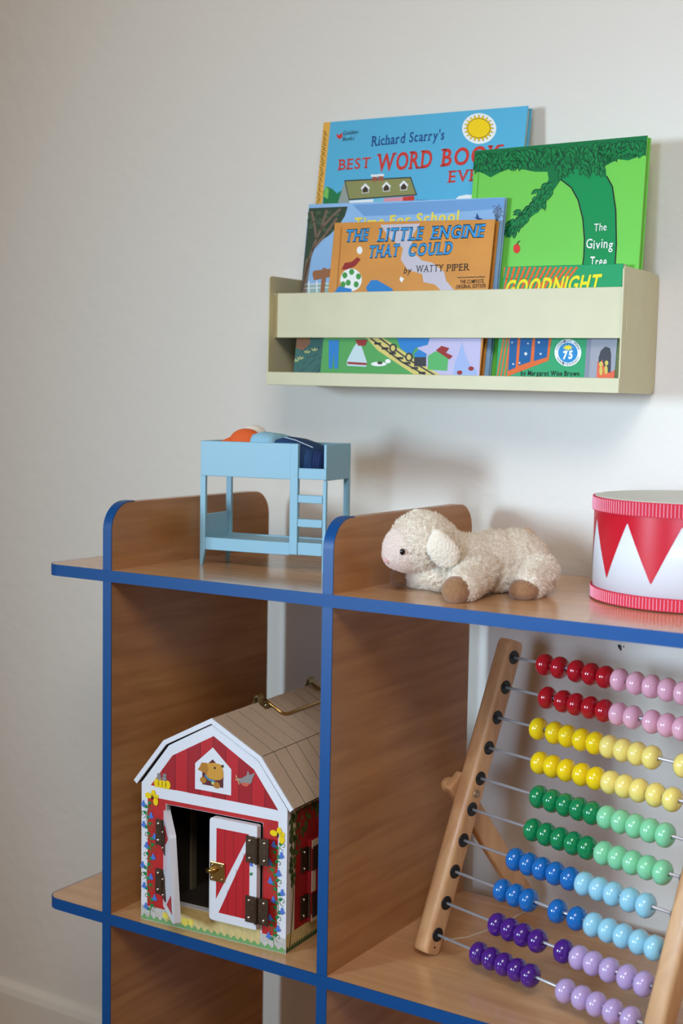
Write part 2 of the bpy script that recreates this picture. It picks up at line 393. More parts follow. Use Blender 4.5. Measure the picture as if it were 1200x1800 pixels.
pr([[(605, 317), (722, 311), (733, 343), (613, 352)]], ink('black', None), 2); pr([[(607, 319), (721, 313), (731, 341.5), (614, 350)]], ink('olive', (142, 142, 88)), 3)
for a, b, c in (((614, 353), (656, 350), 'white'), ((656, 350), (674, 348.5), 'sky2'), ((674, 348.5), (708, 346), 'pink'), ((708, 346), (728, 344), 'red')):
    pr([[a, b, (b[0], 372), (a[0], 372)]], ink({'pink': 'pinkwall'}.get(c, c), {'pink': (222, 150, 160), 'sky2': (120, 190, 210)}.get(c, (1, 1, 1))), 3, 'house_wall_print')
pr([rect(654, 310, 663, 319), rect(665, 309, 674, 318)], ink('brick', (160, 90, 70)), 4); pr([rect(652, 307, 664, 311), rect(664, 306, 675, 310)], ink('white', None), 5)
for cx, cy in ((642, 333), (679, 330), (709.5, 328)):
    pr([[(cx-8, cy-2), (cx, cy-11), (cx+8, cy-3), (cx+6, cy+1), (cx+6, cy+6), (cx-6, cy+7), (cx-6, cy)]], ink('white', None), 4)
    pr([[(cx-5, cy), (cx, cy-6), (cx+5, cy-1), (cx+5, cy+5), (cx-5, cy+6)]], ink('brown2', (70, 56, 40)), 5)
tx('house', (733, 355), (750, 354), 5, ink('black', None))
pr([[(798, 352), (806, 345), (820, 342), (836, 343), (850, 352), (850, 362), (798, 362)]], ink('white', None), 1)
# --- book with a dark tree and pale sky
root, mp, pr, tx = book('picture_book', 'pale blue picture book with dark tree and wooden sign, behind the orange book', -0.2279, 0.2555, 0.2122, 5.2, -1.80, 0.2656, 0.2093, 0.0068, mat('cover_pale_sky', (140, 180, 222), GL, spec=0.25, var=0.12, vscale=12), cov=0.0016)
pr([[(620, 360), (886, 348), (886, 366), (760, 376), (640, 380)]], ink('sky3', (112, 158, 208)), 1)
pr([[(543, 366), (611, 363), (606, 380), (594, 398), (578, 414), (556, 428), (547, 452), (541, 470), (530, 512), (527, 512), (536, 440)]], ink('darktree', (52, 68, 48)), 2)
pr([ell(560+random.uniform(-18, 34), 386+random.uniform(-14, 22), 5, 3, 8) for k in range(26)], ink('darktree2', (72, 90, 62)), 3)
pr([s for pts in ([(528, 520), (541, 465), (552, 430), (566, 398), (574, 370)], [(548, 440), (572, 412), (592, 384)], [(556, 420), (552, 390), (548, 372)], [(563, 404), (584, 380), (598, 368)]) for s in stroke(pts, 4.2)], ink('bark', (118, 96, 80)), 4)
pr([[(528, 522), (538, 455), (547, 452), (541, 490), (538, 522)]], ink('bark', None), 4)
tx('Time For School', (622, 401), (806, 388), 17, ink('yellow', (234, 212, 80)), bold=0.03)
pr([[(831, 381), (836, 383), (838, 374), (842, 383), (850, 385), (840, 387)]], ink('navy', None), 3)
pr([s for k in range(9) for s in stroke([(872, 392), (868+k*2.2, 358+abs(k-4)*3)], .9)]+[ell(866+random.uniform(0, 18), 362+random.uniform(0, 20), 1.6, 1, 6) for k in range(22)], ink('greyblue', (92, 112, 140)), 3)
pr([[(549, 482), (551, 476), (567, 474), (567, 471), (573, 471), (573, 473), (584, 472), (584, 486), (573, 488), (570, 516), (563, 516), (565, 490), (552, 493)]], ink('signwood', (150, 98, 62)), 5)
pr([[(527, 522), (534, 500), (586, 496), (586, 522)]], ink('mist', (150, 176, 172)), 2)
pr([s for yv in (500, 507) for s in stroke([(536, yv), (582, yv-2)], 1.2)]+[rect(542, 494, 544, 516), rect(556, 493, 558, 516)], ink('white', None), 4)
pr([[(500, 668), (512, 585), (600, 585), (600, 668)]], ink('meadow', (60, 104, 96)), 2)
pr([s for k in range(22) for s in (lambda a, b: stroke([(a, b), (a+7, b-6)], 1.6))(524+random.uniform(0, 38), 612+random.uniform(0, 45))], ink('meadow2', (48, 82, 84)), 3)
pr([[(520, 612), (522, 590), (542, 588), (546, 602), (534, 616)]], ink('fox', (150, 100, 66)), 3)
pr([leaf(x+d_, y, a, 7, 2.2) for x, y in ((540, 621), (553, 617), (528, 632), (520, 636)) for d_, a in ((0, -1.6), (-1, -2.4), (1, -.8))], ink('sprout', (196, 202, 130)), 4)
pr([s for s in stroke([(513, 598), (512, 625), (508, 655)], 2.4)], ink('paperwear', (190, 170, 140)), 6)
# --- orange engine book
root, mp, pr, tx = book('picture_book', 'orange engine book with blue outlined title, foremost on the left of the wall shelf', -0.1805, 0.2436, 0.2122, 5.2, -2.1, 0.2135, 0.1830, 0.0114, mat('cover_orange', (208, 140, 58), GL, spec=0.25, var=0.10, vscale=18), mat('cover_orange_dark', (168, 84, 40), 0.4), page=mat('brown_page_edges', (150, 88, 50), .8, var=.2, vscale=500))
pr([[(668, 395), (738, 393), (726, 412), (722, 440), (742, 458), (760, 462), (780, 478), (784, 494), (800, 512), (778, 514), (764, 500), (744, 496), (742, 482), (716, 474), (704, 456), (708, 436), (686, 420)]], ink('smoke', (196, 190, 200)), 1)
pr([s for s in stroke([(600, 400), (592, 512), (578, 600), (566, 660)], 2.0)], ink('hinge', (176, 112, 42)), 2)
for tt, bl, br, cp in (('THE', (606, 425), (646, 423), 20), ('LITTLE', (664, 424), (742, 421), 21), ('ENGINE', (757, 420), (850, 416), 21), ('THAT', (647, 453), (700, 450), 20), ('COULD', (716, 450), (794, 446), 20)):
    tx(tt, bl, br, cp, ink('outline', (22, 34, 60)), serif=True, bold=0.055, shear=.12, layer=5)
    tx(tt, bl, br, cp, ink('cyanblue', (58, 152, 214)), serif=True, bold=0.012, shear=.12, layer=6)
tx('by', (709, 481), (722, 480), 11, ink('black', None), shear=.2); tx('WATTY', (731, 479), (778, 477), 12, ink('black', None), serif=True); tx('PIPER', (785, 477), (824, 475), 12, ink('black', None), serif=True)
pr([s for s in stroke([(804+k*4, 487.5-k*.13+(k % 2)*1.2) for k in range(13)], 1.3)], ink('black', None), 4)
tx('THE COMPLETE,', (808, 499), (851, 497), 6.5, ink('black', None), bold=.01); tx('ORIGINAL EDITION', (801, 507.5), (853, 505.5), 6.5, ink('black', None), bold=.01)
pr([ell(617, 492, 19, 20, 20)], ink('white', None), 3); pr([ell(x, y, 4.5, 5.5, 10) for x, y in ((606, 484), (618, 478), (630, 486), (612, 497), (626, 500), (603, 500))], ink('spot', (70, 150, 70)), 4)
pr([[(600, 474), (606, 462), (618, 460), (628, 452), (634, 456), (624, 468), (610, 474)]], ink('maroon', (150, 44, 40)), 3); pr([ell(632, 440, 5, 7, 12)], ink('white', None), 3)
pr([[(586, 516), (596, 503), (618, 508), (618, 516)], [(643, 506), (652, 493), (662, 492), (690, 508), (690, 516), (648, 516)]], ink('trainblue', (44, 126, 196)), 5)
pr([[(702, 492), (704, 486), (710, 490), (706, 497)]], ink('white', None), 3)
pr([[(540, 672), (556, 585), (700, 585), (860, 672)]], ink('grass', (84, 160, 84)), 3)
pr([[(752, 662), (740, 630), (726, 588), (846, 588), (848, 664)]], ink('lavender', (192, 186, 218)), 4)
pr([[(640, 590), (668, 590), (742, 640), (782, 664), (736, 664), (664, 616)]], ink('path', (214, 196, 110)), 5)
pr([s for pts in ([(648, 592), (706, 636), (756, 664)], [(664, 592), (718, 632), (772, 664)]) for s in stroke(pts, 2.6)]+[rect(658+k*13, 602+k*8.6, 670+k*13, 606+k*8.6) for k in range(8)], ink('track', (60, 54, 58)), 6)
pr([[(696, 590), (756, 590), (752, 606), (730, 612), (722, 626), (704, 612)], [(728, 622), (736, 614), (750, 622), (748, 634), (730, 630)]], ink('trainblue', None), 7)
pr([ell(691, 612, 7, 8, 14), ell(719, 628, 7, 8, 14), rect(728, 628, 749, 644)], ink('track', None), 8); pr([ell(691, 612, 4, 5, 12), ell(719, 628, 4, 5, 12)], ink('path', None), 9)
pr([[(752, 650), (752, 626), (764, 618), (778, 618), (788, 630), (786, 652)]], ink('bush', (90, 176, 100)), 6)
pr([[(766, 616), (776, 608), (790, 612), (784, 620), (796, 626), (790, 632)], ell(808, 655, 5, 4, 8), ell(828, 648, 5, 4, 8)], ink('maroon', None), 7)
pr([[(796, 660), (800, 636), (806, 622), (812, 600), (818, 624), (826, 642), (838, 650), (838, 660)]], ink('village', (160, 178, 222)), 6)
pr([[(578, 598), (596, 598), (594, 648), (588, 648), (587, 618), (584, 648), (578, 648)]], ink('trainblue', None), 7)
pr([[(630, 600), (636, 610), (645, 636), (644, 645), (610, 643), (610, 634), (622, 610)]], ink('skirt', (196, 216, 222)), 7); pr([[(624, 597), (646, 597), (642, 608), (630, 608)], [(611, 636), (645, 638), (644, 642), (611, 640)]], ink('maroon', None), 8)
pr([ell(666, 640, 14, 4, 12), ell(682, 635, 5, 4, 10)], ink('white', None), 7); pr([ell(668, 638, 5, 2.6, 10)], ink('brown2', None), 8)
# --- green tree book
root, mp, pr, tx = book('picture_book', 'bright green hardcover with a dark green tree and a small red apple', -0.0034, 0.2645, 0.2095, 4.9, -0.12, 0.2053, 0.2679, 0.0120, mat('cover_lime', (112, 200, 76), GL, spec=0.25))
can = [(826, 258), (1145, 233), (1136, 272), (1120, 276), (1104, 282), (1086, 280), (1066, 290), (1054, 300), (1030, 302), (1000, 312), (984, 318), (976, 330), (962, 348), (950, 368), (930, 384), (908, 396), (898, 412), (893, 404), (900, 392), (918, 376), (936, 356), (952, 334), (964, 316), (962, 302), (940, 302), (920, 298), (900, 296), (880, 302), (862, 312), (848, 304), (833, 300)]
pr([can], ink('canopy', (14, 112, 60)), 2)
trunk = [(986, 316), (1004, 330), (1016, 352), (1024, 384), (1027, 420), (1026, 450), (1022, 480), (1018, 640), (1090, 640), (1080, 480), (1083, 430), (1082, 370), (1076, 328), (1066, 310), (1062, 292), (1020, 290)]
pr([s for s in stroke(trunk[:8], 2.2)]+[s for s in stroke(trunk[8:14], 2.2)], ink('black', None), 4); pr([trunk], ink('trunkgreen', (10, 140, 76)), 3)
lv = []; lo = []
for k in range(420):
    t_ = random.random(); x = 836+t_*298; top = 264-(x-834)*25/302; dep = 36+16*math.sin(x*.05)*.4 if x > 960 else 34; dep = 58 if 975 < x < 1060 else dep
    y = top+4+random.random()*(dep-10); a = 1.57+random.uniform(-.9, .9)
    lo.append(leaf(x, y, a, 17, 7.4)); lv.append(leaf(x, y+1.2, a, 14.2, 5.2))
for k in range(120):
    t_ = random.random(); i = t_*5; pts = [(966, 322), (952, 346), (936, 366), (916, 382), (900, 398), (896, 404)]; j = min(4, int(i)); fr = i-j
    x = pts[j][0]+(pts[j+1][0]-pts[j][0])*fr+random.uniform(-11, 11)*(1-t_*.5); y = pts[j][1]+(pts[j+1][1]-pts[j][1])*fr+random.uniform(-9, 9)*(1-t_*.5); a = 2.2+random.uniform(-.7, .7)
    lo.append(leaf(x, y, a, 16, 6.6)); lv.append(leaf(x, y+1.1, a, 13.4, 4.6))
def layered_leaves(pr):
    for g in range(6):
        pr(lo[g::6], ink('leafline', (12, 66, 40)), 4.2+g*.8, 'leaf_print')['kind'] = 'stuff'; pr(lv[g::6], ink('leafgreen', (20, 128, 66)), 4.5+g*.8, 'leaf_print')['kind'] = 'stuff'
layered_leaves(pr)
pr([ell(908, 437, 6, 8.5, 14)], ink('apple', (216, 56, 44)), 5); pr([s for s in stroke([(908, 430), (911, 425), (914, 424)], 1.6)], ink('black', None), 5)
pr([s for s in stroke([(843, 270), (838, 350), (836, 640)], 2.5)], ink('limehinge', (86, 176, 62)), 1)
tx('The', (1044, 406), (1066, 405), 13, ink('white', None), wobble=.05, bold=.004, layer=11); tx('Giving', (1030, 437), (1077, 437), 16, ink('white', None), wobble=.06, bold=.008, layer=11); tx('Tree', (1037, 469), (1066, 469), 18, ink('white', None), wobble=.05, bold=.008, layer=11)
# --- small green board book
root, mp, pr, tx = book('picture_book', 'small green board book with orange curtains and blue window, front right of wall shelf', 0.0488, 0.2505, 0.2095, 5.1, -0.68, 0.1400, 0.1314, 0.0110, mat('cover_green', (22, 152, 92), GL, spec=0.25), cov=0.0015, over=0.0)
for i in range(15):
    x = 890+i*7.0; pr([s for s in stroke([(x-4+i*2.1, 470), (x-8+i*1.3, 490), (x-16+i*.6, 520)], 4.0)], ink('orange', (222, 104, 44)), 2, 'curtain_print')
tx('GOODNIGHT', (886, 520), (1052, 510), 26, ink('titleyellow', (238, 222, 40)), shear=.25, bold=.03, layer=6)
tx('MOON', (1000, 536), (1084, 530), 22, ink('titleyellow', None), shear=.25, bold=.03, layer=6)
for i in range(4): pr([s for s in stroke([(886-i*0+i*5.6, 590), (873+i*6.2, 668)], 2.6)], ink('orange', None), 2, 'curtain_print')
pr([[(894, 590), (970, 590), (964, 634), (891, 662)]], ink('orange', None), 3)
for q in ([(896, 590), (910, 590), (906, 646), (893, 652)], [(915, 590), (936, 590), (932, 636), (911, 643)], [(941, 590), (965, 590), (961, 628), (938, 635)]): pr([q], ink('nightblue', (20, 92, 150)), 4, 'window_print')
pr([starp(x, y, r, r*.4, 5) for x, y, r in ((924, 622, 4), (947, 602, 3), (902, 640, 2.4), (950, 622, 2.6), (928, 604, 2), (900, 602, 2), (913, 638, 2.2))], ink('white', None), 5)
pr([ell(998, 620, 23.5, 24, 32)], ink('white', None), 4); pr([ell(998, 620, 17, 17.5, 28)], ink('badgeblue', (40, 136, 196)), 5)
pr([starp(998, 611, 10, 5, 9, .6)], ink('titleyellow', None), 6)
tx('75', (989, 631), (1006, 630), 13, ink('white', None), bold=.05, layer=7)
for i, ch in enumerate('ANNIVERSARY'):
    a = R(150-i*12); cx, cy = 998+20.2*math.cos(a), 620+20.6*math.sin(a)
    tx(ch, (cx-1.6, cy+2), (cx+1.6, cy+2), 4.4, ink('slateink', (70, 90, 110)), layer=7)
for i, ch in enumerate('GOODNIGHT MOON'):
    if ch == ' ': continue
    a = R(198+i*11); cx, cy = 998+20.2*math.cos(a), 620+20.6*math.sin(a)
    tx(ch, (cx-1.6, cy+2), (cx+1.6, cy+2), 4.4, ink('slateink', None), layer=7)
tx('by Margaret Wise Brown', (915, 660), (1018, 661), 8.5, ink('black', None), bold=.012, layer=7)
pr([[(1032, 588), (1092, 588), (1086, 672), (1026, 672)]], ink('grey', (158, 158, 168)), 3); pr([[(1032, 588), (1040, 588), (1034, 672), (1026, 672)]], ink('grey2', (134, 138, 152)), 4)
pr([[(1051, 664), (1052, 628), (1056, 616), (1064, 609), (1072, 612), (1074, 622), (1073, 664)]], ink('ash', (66, 66, 74)), 4)
pr([[(1048, 668), (1050, 634), (1054, 642), (1058, 632), (1062, 646), (1070, 656), (1082, 650), (1080, 668)]], ink('flame', (226, 100, 66)), 5)
pr([ell(1056, 640, 3.4, 4.6, 10), ell(1056, 652, 3, 8, 10), ell(1066, 638, 3.2, 4.4, 10), ell(1065, 650, 3, 8, 10)], ink('andiron', (206, 190, 90)), 6)

# ---------------------------------------------------------------- toy bunk bed
M_BED = mat('bed_paint', (130, 178, 200), 0.42)
bed = empty('toy_bunk_bed', 'pale blue wooden toy bunk bed with ladder standing on the shelf top', 'toy bed', (-0.2531, 0.1078, 0), R(8.21))
BL, BD, BH, t = 0.160, 0.065, 0.1432, 0.0042
def part(name, a, b, m=M_BED, parent=bed, bevel=0.0006): return MB().box(a, b).build(name, m, parent, bevel=bevel)
def post(x0, x1, y0, y1, fx, fy):
    # tapers to a slim foot below the lower rail
    zt = 0.1030 if True else BH
    xa, xb = (x0, x0+(x1-x0)*.45) if fx == 0 else (x1-(x1-x0)*.45, x1)
    m_ = MB(); m_.hexa([(xa, y0, 0), (xb, y0, 0), (xb, y1, 0), (xa, y1, 0), (x0, y0, .018), (x1, y0, .018), (x1, y1, .018), (x0, y1, .018)])
    m_.box((x0, y0, .018), (x1, y1, zt)); m_.build('post', M_BED, bed)
post(0, .0066, 0, t, 0, 0); post(0, .0066, BD-t, BD, 0, 1); post(BL-.0066, BL, BD-t, BD, 1, 1)
part('post', (BL-.0042, 0, .0), (BL, t, .1030))
part('guard_board', (0, 0, .1030), (.1160, t, BH)); part('guard_board', (0, BD-t, .1030), (BL, BD, BH))
part('low_guard_board', (.1256, 0, .1040), (BL-.0001, t, .1162)); part('guard_upright', (BL-.0034, 0, .1162), (BL, t, BH))
part('end_board', (0, t, .1030), (t, BD-t, BH)); part('end_board', (BL-t, t, .1030), (BL, BD-t, BH))
part('head_board', (0, t, .0175), (t, BD-t, .0580))
part('ladder_post', (.1156, -.0012, .0190), (.1256, t, BH))
part('ladder_step', (.1256, -.0006, .0776), (BL-.0042, t, .0863)); part('ladder_step', (.1256, -.0006, .0506), (BL-.0042, t, .0595))
part('lower_rail', (.0066, 0, .0178), (.1156, t, .0322)); part('lower_rail', (.1256, 0, .0190), (BL-.0042, t, .0332)); part('lower_rail', (.0066, BD-t, .0178), (BL-.0066, BD, .0322))
part('slat_deck', (t, t, .0285), (BL-.0042, BD-t, .0310)); part('slat_deck', (t, t, .1045), (BL-t, BD-t, .1070))
def bedw(x, y, z): return bed.matrix_world @ Vector((x, y, z))
bpy.context.view_layer.update()
def loft(secs, name, m, label=None, cat=None, smooth=True, parent=None):
    """secs: list of closed rings (lists of 3D points) of equal length"""
    mb = MB(); n_ = len(secs[0]); vs = [v for s_ in secs for v in s_]; fs = []
    for i in range(len(secs)-1):
        for k in range(n_): fs.append((i*n_+k, i*n_+(k+1) % n_, (i+1)*n_+(k+1) % n_, (i+1)*n_+k))
    fs += [tuple(range(n_)), tuple((len(secs)-1)*n_+k for k in reversed(range(n_)))]
    o = mb.add(vs, fs).build(name, m, parent, smooth=smooth)
    if label: tag(o, label, cat)
    return o
def slab(xz_top, zbot, y0, y1, m, name, **k):
    """soft slab: profile of (x, ztop) along x, rounded over y"""
    secs = []
    for x, zt in xz_top:
        ring = []
        for j in range(9):
            a = PI*j/8; ring.append(bedw(x, (y0+y1)/2-(y1-y0)/2*math.copysign(abs(math.cos(a))**.35, math.cos(a)), zbot+(zt-zbot)*math.sin(a)**.45 if 0 < j < 8 else zbot))
        secs.append(ring)
    return loft(secs, name, m, **k)
slab([(.0052, .1150), (.006, .1420), (.018, .1440), (.030, .1490), (.036, .1480), (.0375, .1150)], .1074, .0055, .0590, mat('orange_cloth', (224, 96, 40), 0.85, bump=.2), 'toy_pillow', label='orange toy pillow at the left end of the top bunk', cat='pillow')
# plain cloth doll lying in the top bunk: one body with a dressed torso
doll = empty('cloth_doll', 'cloth doll in orange lying under the blanket in the top bunk', 'doll', bedw(.045, .032, .1074))
dm = MB(); dm.ball(bedw(.0500, .0360, .1508)-doll.location, (.0150, .014, .0112), 20, 12); dm.build('head', mat('doll_white', (228, 220, 210), 0.9), doll, smooth=True)
dm = MB(); dm.ball(bedw(.0470, .0220, .1400)-doll.location, (.0225, .016, .0180), 24, 14); dm.ball(bedw(.066, .032, .122)-doll.location, (.02, .018, .0142), 20, 12); dm.build('orange_dress', mat('orange_cloth', None), doll, smooth=True)
slab([(.0600, .1200), (.0605, .1530), (.066, .1548), (.080, .1535), (.0890, .1510), (.0900, .1180)], .1074, .0046, .0602, mat('pale_blanket', (142, 190, 214), 0.85, bump=.2), 'folded_sheet', label='pale blue sheet folded over the navy blanket on the top bunk', cat='sheet')
nb = empty('navy_blanket', 'dark navy blanket with thin pale piping at the foot of the top bunk', 'blanket', bedw(.12, .032, .1074))
b1 = slab([(.0902, .1180), (.0904, .1480), (.098, .1500), (.110, .1485), (.125, .1440), (.138, .1385), (.1392, .1180)], .1075, .0050, .0598, mat('navy_cloth', (18, 58, 104), 0.8, bump=.2), 'quilt')
b1.parent = nb; b1.matrix_parent_inverse = Matrix.Translation(-Vector(nb.location))
for k, (xa, za) in enumerate(((.1400, .1372), (.1428, .1360), (.1456, .1346))):
    f_ = slab([(xa, .1100), (xa+.0002, za), (xa+.0020, za), (xa+.0022, .1100)], .1075, .0050, .0598, mat('navy_fold', (16, 46, 96), 0.8), 'fold')
    f_.parent = nb; f_.matrix_parent_inverse = Matrix.Translation(-Vector(nb.location))
pm = MB().tube([bedw(x, .0075, z)-nb.location for x, z in ((.104, .1497), (.118, .1468), (.1395, .1392))], .0005, 6); pm.build('piping', mat('piping', (190, 210, 226), 0.6), nb)

# ---------------------------------------------------------------- toy drum
drum = empty('toy_drum', 'red and white toy drum with triangle pattern on the right end of the shelf top', 'drum', (0.298, 0.198, 0))
DR, DH = 0.0986, 0.1029
MB().lathe([(0.0, .001), (DR-.001, .001), (DR-.001, DH-.001), (0, DH-.001)], 96).build('shell', mat('drum_white', (216, 216, 220), 0.3, spec=.35), drum)
for p in drum.children[0].data.polygons: p.use_smooth = abs(p.normal.z) < .5
mb = MB(); N = 528; vs = []; fs = []
for k in range(N):
    a = 2*PI*k/N; ph = ((math.degrees(a)-233.0) % (360/11))/(360/11); d_ = abs(ph*2-1)   # d=1 at tips
    zl = .0815-(d_)*.0567
    vs += [((DR-.0007)*math.cos(a), (DR-.0007)*math.sin(a), z) for z in (DH-.004, max(zl, .015))]
for k in range(N): j = (k+1) % N; fs.append((2*k, 2*k+1, 2*j+1, 2*j))
mb.add(vs, fs).build('red_triangle_print', mat('drum_red', (192, 14, 38), 0.3, spec=.35), drum, smooth=True)
for za, zb in ((DH-.0145, DH-.0005), (.0012, .0135)):
    rb = MB().lathe([(DR-.001, za), (DR+.0008, za), (DR+.0008, zb), (DR-.001, zb)], 128, closed=True).build('ribbon_band', mat('ribbon_red', (196, 28, 52), 0.8), drum)
    rm = MB(); nr = 176
    for k in range(nr):
        a = 2*PI*k/nr; c, s_ = math.cos(a), math.sin(a); w2 = .00046
        q = []
        for z in (za+.0008, zb-.0010):
            for rr, ww in ((DR+.0004, -w2), (DR+.0004, w2), (DR+.0014, w2*.6), (DR+.0014, -w2*.6)): q.append((rr*c-ww*s_, rr*s_+ww*c, z))
        rm.hexa(q)
    r_ = rm.build('ribbon_ribs', mat('ribbon_white', (232, 158, 176), 0.8), rb); r_['kind'] = 'stuff'
MB().lathe([(0, DH+.0004), (DR-.004, DH+.0004), (DR-.001, DH-.0002), (DR-.0012, DH-.0012), (0, DH-.0012)], 96).build('drum_head', mat('drum_skin', (214, 216, 208), 0.6), drum)

# ---------------------------------------------------------------- abacus
M_BEECH = wood('beech', (186, 136, 92), (214, 168, 122), 0.42, 60, 2, coat=.15)
ab = empty('abacus', 'wooden bead abacus with ten rows of coloured beads on the lower shelf', 'abacus', (0.0665, 0.0997, -HS), -0.2838)
AL = 0.3639; sl, cl = math.sin(AL), math.cos(AL); DT, T0, AW = 0.033738, 0.026, 0.2685
def apt(x, t_, m_): return (x, sl*t_+cl*m_, cl*t_-sl*m_)
def apost(xa, xb):
    sec = rounded(xa, -.0110, xb, .0110, (.0055, .0055, .002, .002), 5); mb = MB(); n_ = len(sec); vs = []; fs = []
    cx, cm = (xa+xb)/2, 0
    rings = [(0.0050, .72), (0.0066, .9), (0.0095, 1), (.340, 1), (.3445, .93), (.3475, .75)]
    for t_, k in rings: vs += [apt(cx+(x-cx)*(0.3*k+.7), t_, m_*k) for x, m_ in sec]
    for i in range(len(rings)-1):
        for k in range(n_): fs.append((i*n_+k, i*n_+(k+1) % n_, (i+1)*n_+(k+1) % n_, (i+1)*n_+k))
    fs += [tuple(reversed(range(n_))), tuple((len(rings)-1)*n_+k for k in range(n_))]
    o = mb.add(vs, fs).build('frame_post', M_BEECH, ab, smooth=True)
    es = o.modifiers.new('split', 'EDGE_SPLIT'); es.split_angle = R(35); return o
PL = apost(-.0215, 0.0); PR = apost(AW, AW+.0215)
M_STEEL = mat('rod_steel', (200, 200, 206), 0.35, 0.55)
M_HOLE = mat('black_grommet', (14, 14, 16), 0.45)
BEADC = [((176, 22, 36), (232, 172, 190)), ((176, 22, 36), (232, 172, 190)), ((238, 204, 24), (240, 218, 120)), ((238, 204, 24), (240, 218, 120)),
         ((10, 128, 76), (132, 208, 160)), ((10, 128, 76), (132, 208, 160)), ((18, 104, 180), (150, 206, 226)), ((18, 104, 180), (150, 206, 226)),
         ((72, 28, 128), (186, 162, 208)), ((72, 28, 128), (186, 162, 208))]
BNAME = ['red', 'red', 'yellow', 'yellow', 'green', 'green', 'blue', 'blue', 'purple', 'purple']
BS = [[.0443,.0642,.0871,.1062,.1246,.1425,.1625,.1815,.2003,.2188],[.059,.0806,.0964,.1164,.1343,.1499,.1691,.1923,.2099,.227],[.0584,.0804,.0974,.1159,.1334,.1495,.165,.1822,.2005,.2387],[.0719,.088,.1075,.127,.1449,.1628,.1798,.1975,.2166,.2358],[.0819,.0999,.1173,.1338,.1498,.1665,.1832,.2001,.2175,.2362],[.0856,.1036,.1213,.1388,.1557,.1759,.1925,.2087,.2257,.2438],[.0738,.092,.1088,.1269,.1453,.163,.1809,.1971,.2176,.2359],[.068,.0859,.1033,.1408,.1649,.1849,.2028,.2203,.2385,.2553],[.073,.0897,.1078,.1267,.1595,.1785,.1946,.2148,.2353,.2542],[.0597,.076,.0944,.1111,.1285,.1731,.1927,.2103,.2295,.2498]]
BRAD, BHALF = 0.0121, 0.0086
prof = [(.0026, -.0072), (.0026, .0072)]
prof = [(BRAD*math.cos(a)**.85, BHALF*math.sin(a)) for a in [R(x) for x in (-76, -64, -48, -30, -12, 12, 30, 48, 64, 76)]] + [(.0026, .0082), (.0026, -.0082)]
bead_me = {}
def bead_mesh(key, c):
    if key not in bead_me:
        o = MB().lathe(prof, 26, 'x', closed=True).build('bead', mat('bead_'+key, c, 0.16, coat=.6), None, smooth=True)
        bead_me[key] = o.data; bpy.data.objects.remove(o)
    return bead_me[key]
for i in range(10):
    tt = T0+DT*(9-i); c = Vector(apt(0, tt, 0))
    rod = MB().tube([(-.004, 0, 0), (AW+.004, 0, 0)], .0016, 10).build('rod', M_STEEL, ab, smooth=True, loc=c)
    for xx in (0, AW):
        sgn = 1 if xx == 0 else -1
        g = MB().lathe([(.0017, -.001*sgn), (.0017, .0007*sgn), (.0070, .0009*sgn), (.0076, .0003*sgn), (.0076, -.001*sgn)], 20, 'x', (0, 0, 0)).build('grommet', M_HOLE, rod, loc=(xx, 0, 0))
        g.rotation_euler = (-AL, 0, 0)
    prev = -1
    for k in range(10):
        s_ = max(BS[i][k], prev+.0172) if k else BS[i][k]; s_ = min(s_, AW-.0088-(9-k)*.0172); prev = s_
        nm = BNAME[i] if k < 5 else 'pale_'+BNAME[i]
        o = bpy.data.objects.new('bead', bead_mesh(nm, BEADC[i][0 if k < 5 else 1])); COL.objects.link(o); o.parent = rod
        o.location = (s_, 0, -.0009); o.rotation_euler = (random.uniform(0, 6.28), 0, 0)
pz = T0+DT*4.5
py_, pzz = apt(0, pz, 0)[1:]
for xa, sg in ((-.0215, -1), (AW+.0215, 1)):
    xi, xo = (xa-.0005, xa-.0105) if sg < 0 else (xa+.0005, xa+.0105)
    dv = Vector((0, .128, -pzz)).normalized(); nv = Vector((0, dv.z, -dv.y))*-.0125
    top = Vector((0, py_, pzz))-dv*.014; ln = (pzz+.014*abs(dv.z))/abs(dv.z)
    p4 = [top-nv, top+nv, top+nv+dv*(ln-.0005-abs(nv.z)/abs(dv.z)), top-nv+dv*(ln-.0005-abs(nv.z)/abs(dv.z))]
    m_ = MB(); m_.hexa([(xi, *p4[0].yz), (xi, *p4[1].yz), (xi, *p4[2].yz), (xi, *p4[3].yz), (xo, *p4[0].yz), (xo, *p4[1].yz), (xo, *p4[2].yz), (xo, *p4[3].yz)])
    lg = m_.build('support_leg', M_BEECH, ab, bevel=.002)
    x2 = xo+.0004*sg
    MB().lathe([(0, 0), (.0045, 0), (.0085, .004*sg), (.0095, .009*sg), (.0075, .0145*sg), (.003, .017*sg), (0, .0172*sg)], 20, 'x', (x2, py_, pzz)).build('hinge_knob', M_BEECH, ab, smooth=True)
    if sg > 0:
        def lp(a, b, xx): q = top+dv*a+nv*b; return (xx, q.y, q.z)
        LBX = xo+.0003
        MB().add([lp(.085, -.75, LBX), lp(.085, .75, LBX), lp(.158, .75, LBX), lp(.158, -.75, LBX)], [(0, 1, 2, 3)]).build('paper_label', mat('label_paper', (206, 200, 186), .7), lg)
        lm_ = MB()
        for q in range(14):
            b0 = -.6+q*.085+random.uniform(0, .02); lm_.add([lp(.120, b0, LBX+.0001), lp(.120, b0+.04, LBX+.0001), lp(.152, b0+.04, LBX+.0001), lp(.152, b0, LBX+.0001)], [(0, 1, 2, 3)])
        for b0 in (-.5, -.3, -.1, .1, .3):
            lm_.add([lp(.09, b0, LBX+.0001), lp(.09, b0+.07, LBX+.0001), lp(.114, b0+.07, LBX+.0001), lp(.114, b0, LBX+.0001)], [(0, 1, 2, 3)])
        lm_.build('label_print', mat('label_ink', (30, 28, 30), .7), lg)
